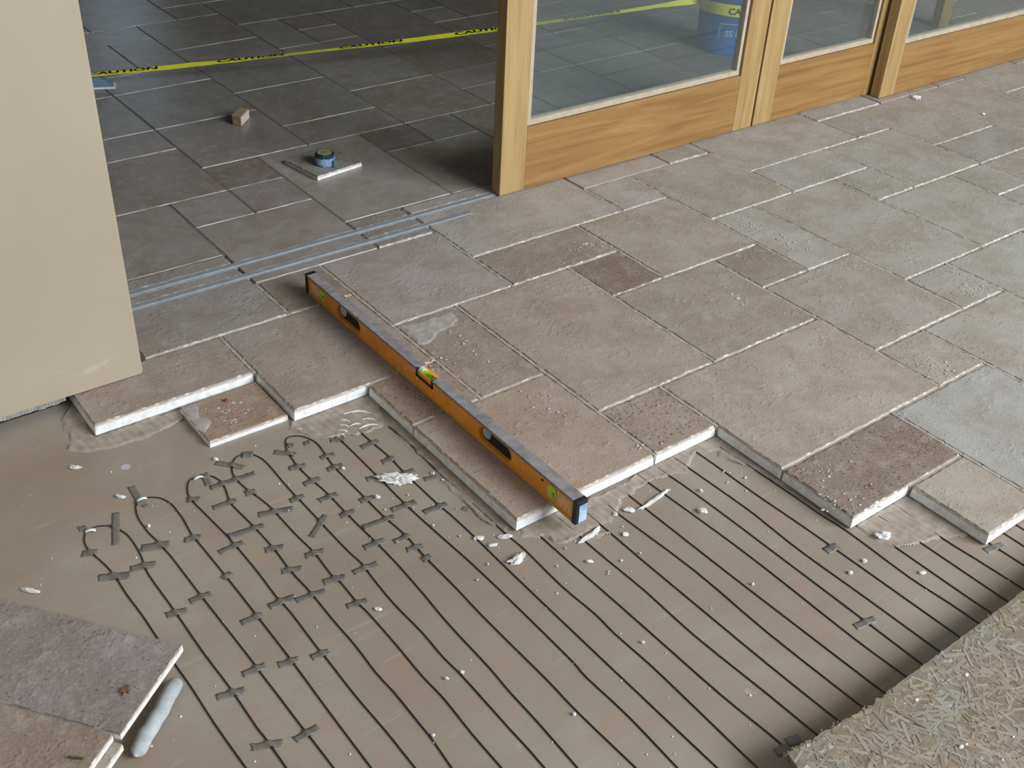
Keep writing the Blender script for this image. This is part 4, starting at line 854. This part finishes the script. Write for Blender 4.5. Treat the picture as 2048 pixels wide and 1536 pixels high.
# foot of the tape stand beside the wall end
SF = tag(empty('stand_foot', (-.235, 2.765, .0008), math.radians(-22)), 'grey wedge shaped stand foot with pale base behind the wall end', 'stand')
bm = bmesh.new(); v = [(-.06, -.022, .008), (.075, -.022, .008), (-.06, .022, .008), (.075, .022, .008), (-.06, -.008, .080), (-.012, -.008, .080), (-.06, .008, .080), (-.012, .008, .080)]
V = [bm.verts.new(p) for p in v]
for f_ in ((0, 1, 5, 4), (3, 2, 6, 7), (1, 3, 7, 5), (2, 0, 4, 6), (4, 5, 7, 6), (1, 0, 2, 3)): bm.faces.new([V[i] for i in f_])
obj('wedge', bm, plain('wedge_grey', (104, 120, 138), .45), SF)
bm = bmesh.new(); add_box(bm, -.065, .082, -.026, .026, 0, .0085, .002); obj('base', bm, plain('pale_base', (206, 212, 206), .5), SF)
bm = bmesh.new(); tube(bm, [Vector((-.030, -.012, .0085)), Vector((-.030, -.012, .16))], .0035, 10); obj('rod', bm, plain('rod_pale', (190, 196, 204), .4), SF)
# blue bucket behind the glass
BC = Vector((2.405, 1.885, .0008)); BK = tag(empty('bucket', BC), 'blue plastic bucket with white print standing behind the door glass', 'bucket')
M_blue = plain('bucket_blue', (52, 128, 200), .4, var=.06); H_ = .37
rb = lambda z: .128+.022*z/H_
bm = bmesh.new(); lathe(bm, [(.10, .0), (rb(0), .0), (rb(0)+.002, .006), (rb(.30), .30), (rb(.30)+.008, .302), (rb(.30)+.008, .312), (rb(.33), .314), (rb(.36), .36), (rb(.36)+.006, .362), (rb(.37)+.006, H_), (rb(.37)-.004, H_), (rb(0)-.004, .01), (.0002, .008)], 48)
obj('shell', bm, M_blue, BK, smooth=True)
a0 = math.atan2(-1.557862-BC.y, -1.531371-BC.x)+.30
def wrap(me, zc, nm, off=.0012, par=BK, mat=M_white):
    for vv in me.vertices:
        z = zc+vv.co.y; r = rb(z)+off; a = a0+vv.co.x/r
        vv.co = Vector((r*math.cos(a), r*math.sin(a), z))
    return link(nm, me, mat, par)
M_print = plain('faded_white_print', (176, 200, 220), .6)
wrap(text_mesh('SS FU', .040, True), .098, 'lettering', mat=M_print)
bm = bmesh.new()
for (x0, x1, y0, y1) in ((-.075, .075, .048, .0515), (-.075, .075, -.0515, -.048), (-.075, -.0715, -.048, .048), (.0715, .075, -.048, .048)):
    n = 12
    for k in range(n):
        xa, xb = x0+(x1-x0)*k/n, x0+(x1-x0)*(k+1)/n
        bm.faces.new([bm.verts.new(p) for p in ((xa, y0, 0), (xb, y0, 0), (xb, y1, 0), (xa, y1, 0))])
me = bpy.data.meshes.new('printed_frame'); bm.to_mesh(me); bm.free(); wrap(me, .092, 'printed_frame', .001, mat=M_print)
# yellow caution tape from the stand to the bucket
M_yel = plain('tape_yellow', (244, 236, 60), .4, var=.06, scale=20); M_ink = plain('tape_ink', (28, 28, 20), .5)
CT = tag(empty('caution_tape', (-.262, 2.755, .0)), 'yellow caution tape with black lettering stretched across inside the doorway', 'caution tape')
T0 = Vector((-.262, 2.755, .058)); aw = math.atan2(1.94-BC.y, 2.25-BC.x); T1 = Vector((BC.x+(rb(.24)+.003)*math.cos(2.55), BC.y+(rb(.24)+.003)*math.sin(2.55), .212))
def tp(u):
    p = T0.lerp(T1, u); p.z -= .034*4*u*(1-u)*.6; return p
D = (T1-T0).normalized(); side = Vector((-D.y, D.x, 0)).normalized()
def tside(u):   # ribbon lies almost flat, slowly turning
    a = .12+.16*math.sin(u*14)+.10*u+(.9 if u > .93 else 0)*((u-.93)/.07); return side*math.cos(a)+Vector((0, 0, 1))*math.sin(a)
bm = bmesh.new(); n = 90; TW = .029; row = []
for k in range(n+1):
    u = k/n; p = tp(u); s_ = tside(u)*TW/2; row.append([bm.verts.new(p+s_*e-CT.location+Vector((0, 0, .0025*noise.noise(Vector((u*30, e*2, 0)))*abs(e)))) for e in (-1, -.3, .3, 1)])
for a, b in zip(row, row[1:]):
    for e in range(3): bm.faces.new((a[e], b[e], b[e+1], a[e+1]))
obj('ribbon', bm, M_yel, CT, smooth=True)
bm = bmesh.new(); row = []      # turn round the bucket
for k in range(41):
    a = 2.55+ (2*math.pi*.80)*k/40; z = .212+.008*math.sin(a*2)-.020*math.sin((a-2.55)/(2*math.pi*.8)*math.pi)
    row.append([bm.verts.new(Vector((BC.x+(rb(z+h)+.0028)*math.cos(a), BC.y+(rb(z+h)+.0028)*math.sin(a), z+h))-CT.location) for h in (-.026, .026)])
for a, b in zip(row, row[1:]): bm.faces.new((a[0], b[0], b[1], a[1]))
obj('bucket_wrap', bm, M_yel, CT, smooth=True)
Ltot = (T1-T0).length; cu = .14
while cu < Ltot-.1:
    me = text_mesh('CAUTION', .026, True)
    for vv in me.vertices:
        u = (cu+vv.co.x*2.3)/Ltot; p = tp(u)+tside(u)*vv.co.y*.95; nrm = D.cross(tside(u)); vv.co = p+nrm*(.0016 if nrm.z > 0 else -.0016)-CT.location
        vv.co.z += .0014
    link('lettering', me, M_ink, CT); cu += .50
me = text_mesh('CAUTION', .040, True)
for vv in me.vertices:
    z = .200+vv.co.y; a = a0+.32+vv.co.x/rb(z); vv.co = Vector((BC.x+(rb(z)+.0045)*math.cos(a), BC.y+(rb(z)+.0045)*math.sin(a), z))-CT.location
link('lettering', me, M_ink, CT)
# upright timber seen through the glass of the far right door
o = box('timber_post', (3.607, 3.690, 1.555, 1.60, .0008, 2.6), M_wz, None, .002); tag(o, 'upright pale timber post standing inside behind the rightmost door glass', 'post')
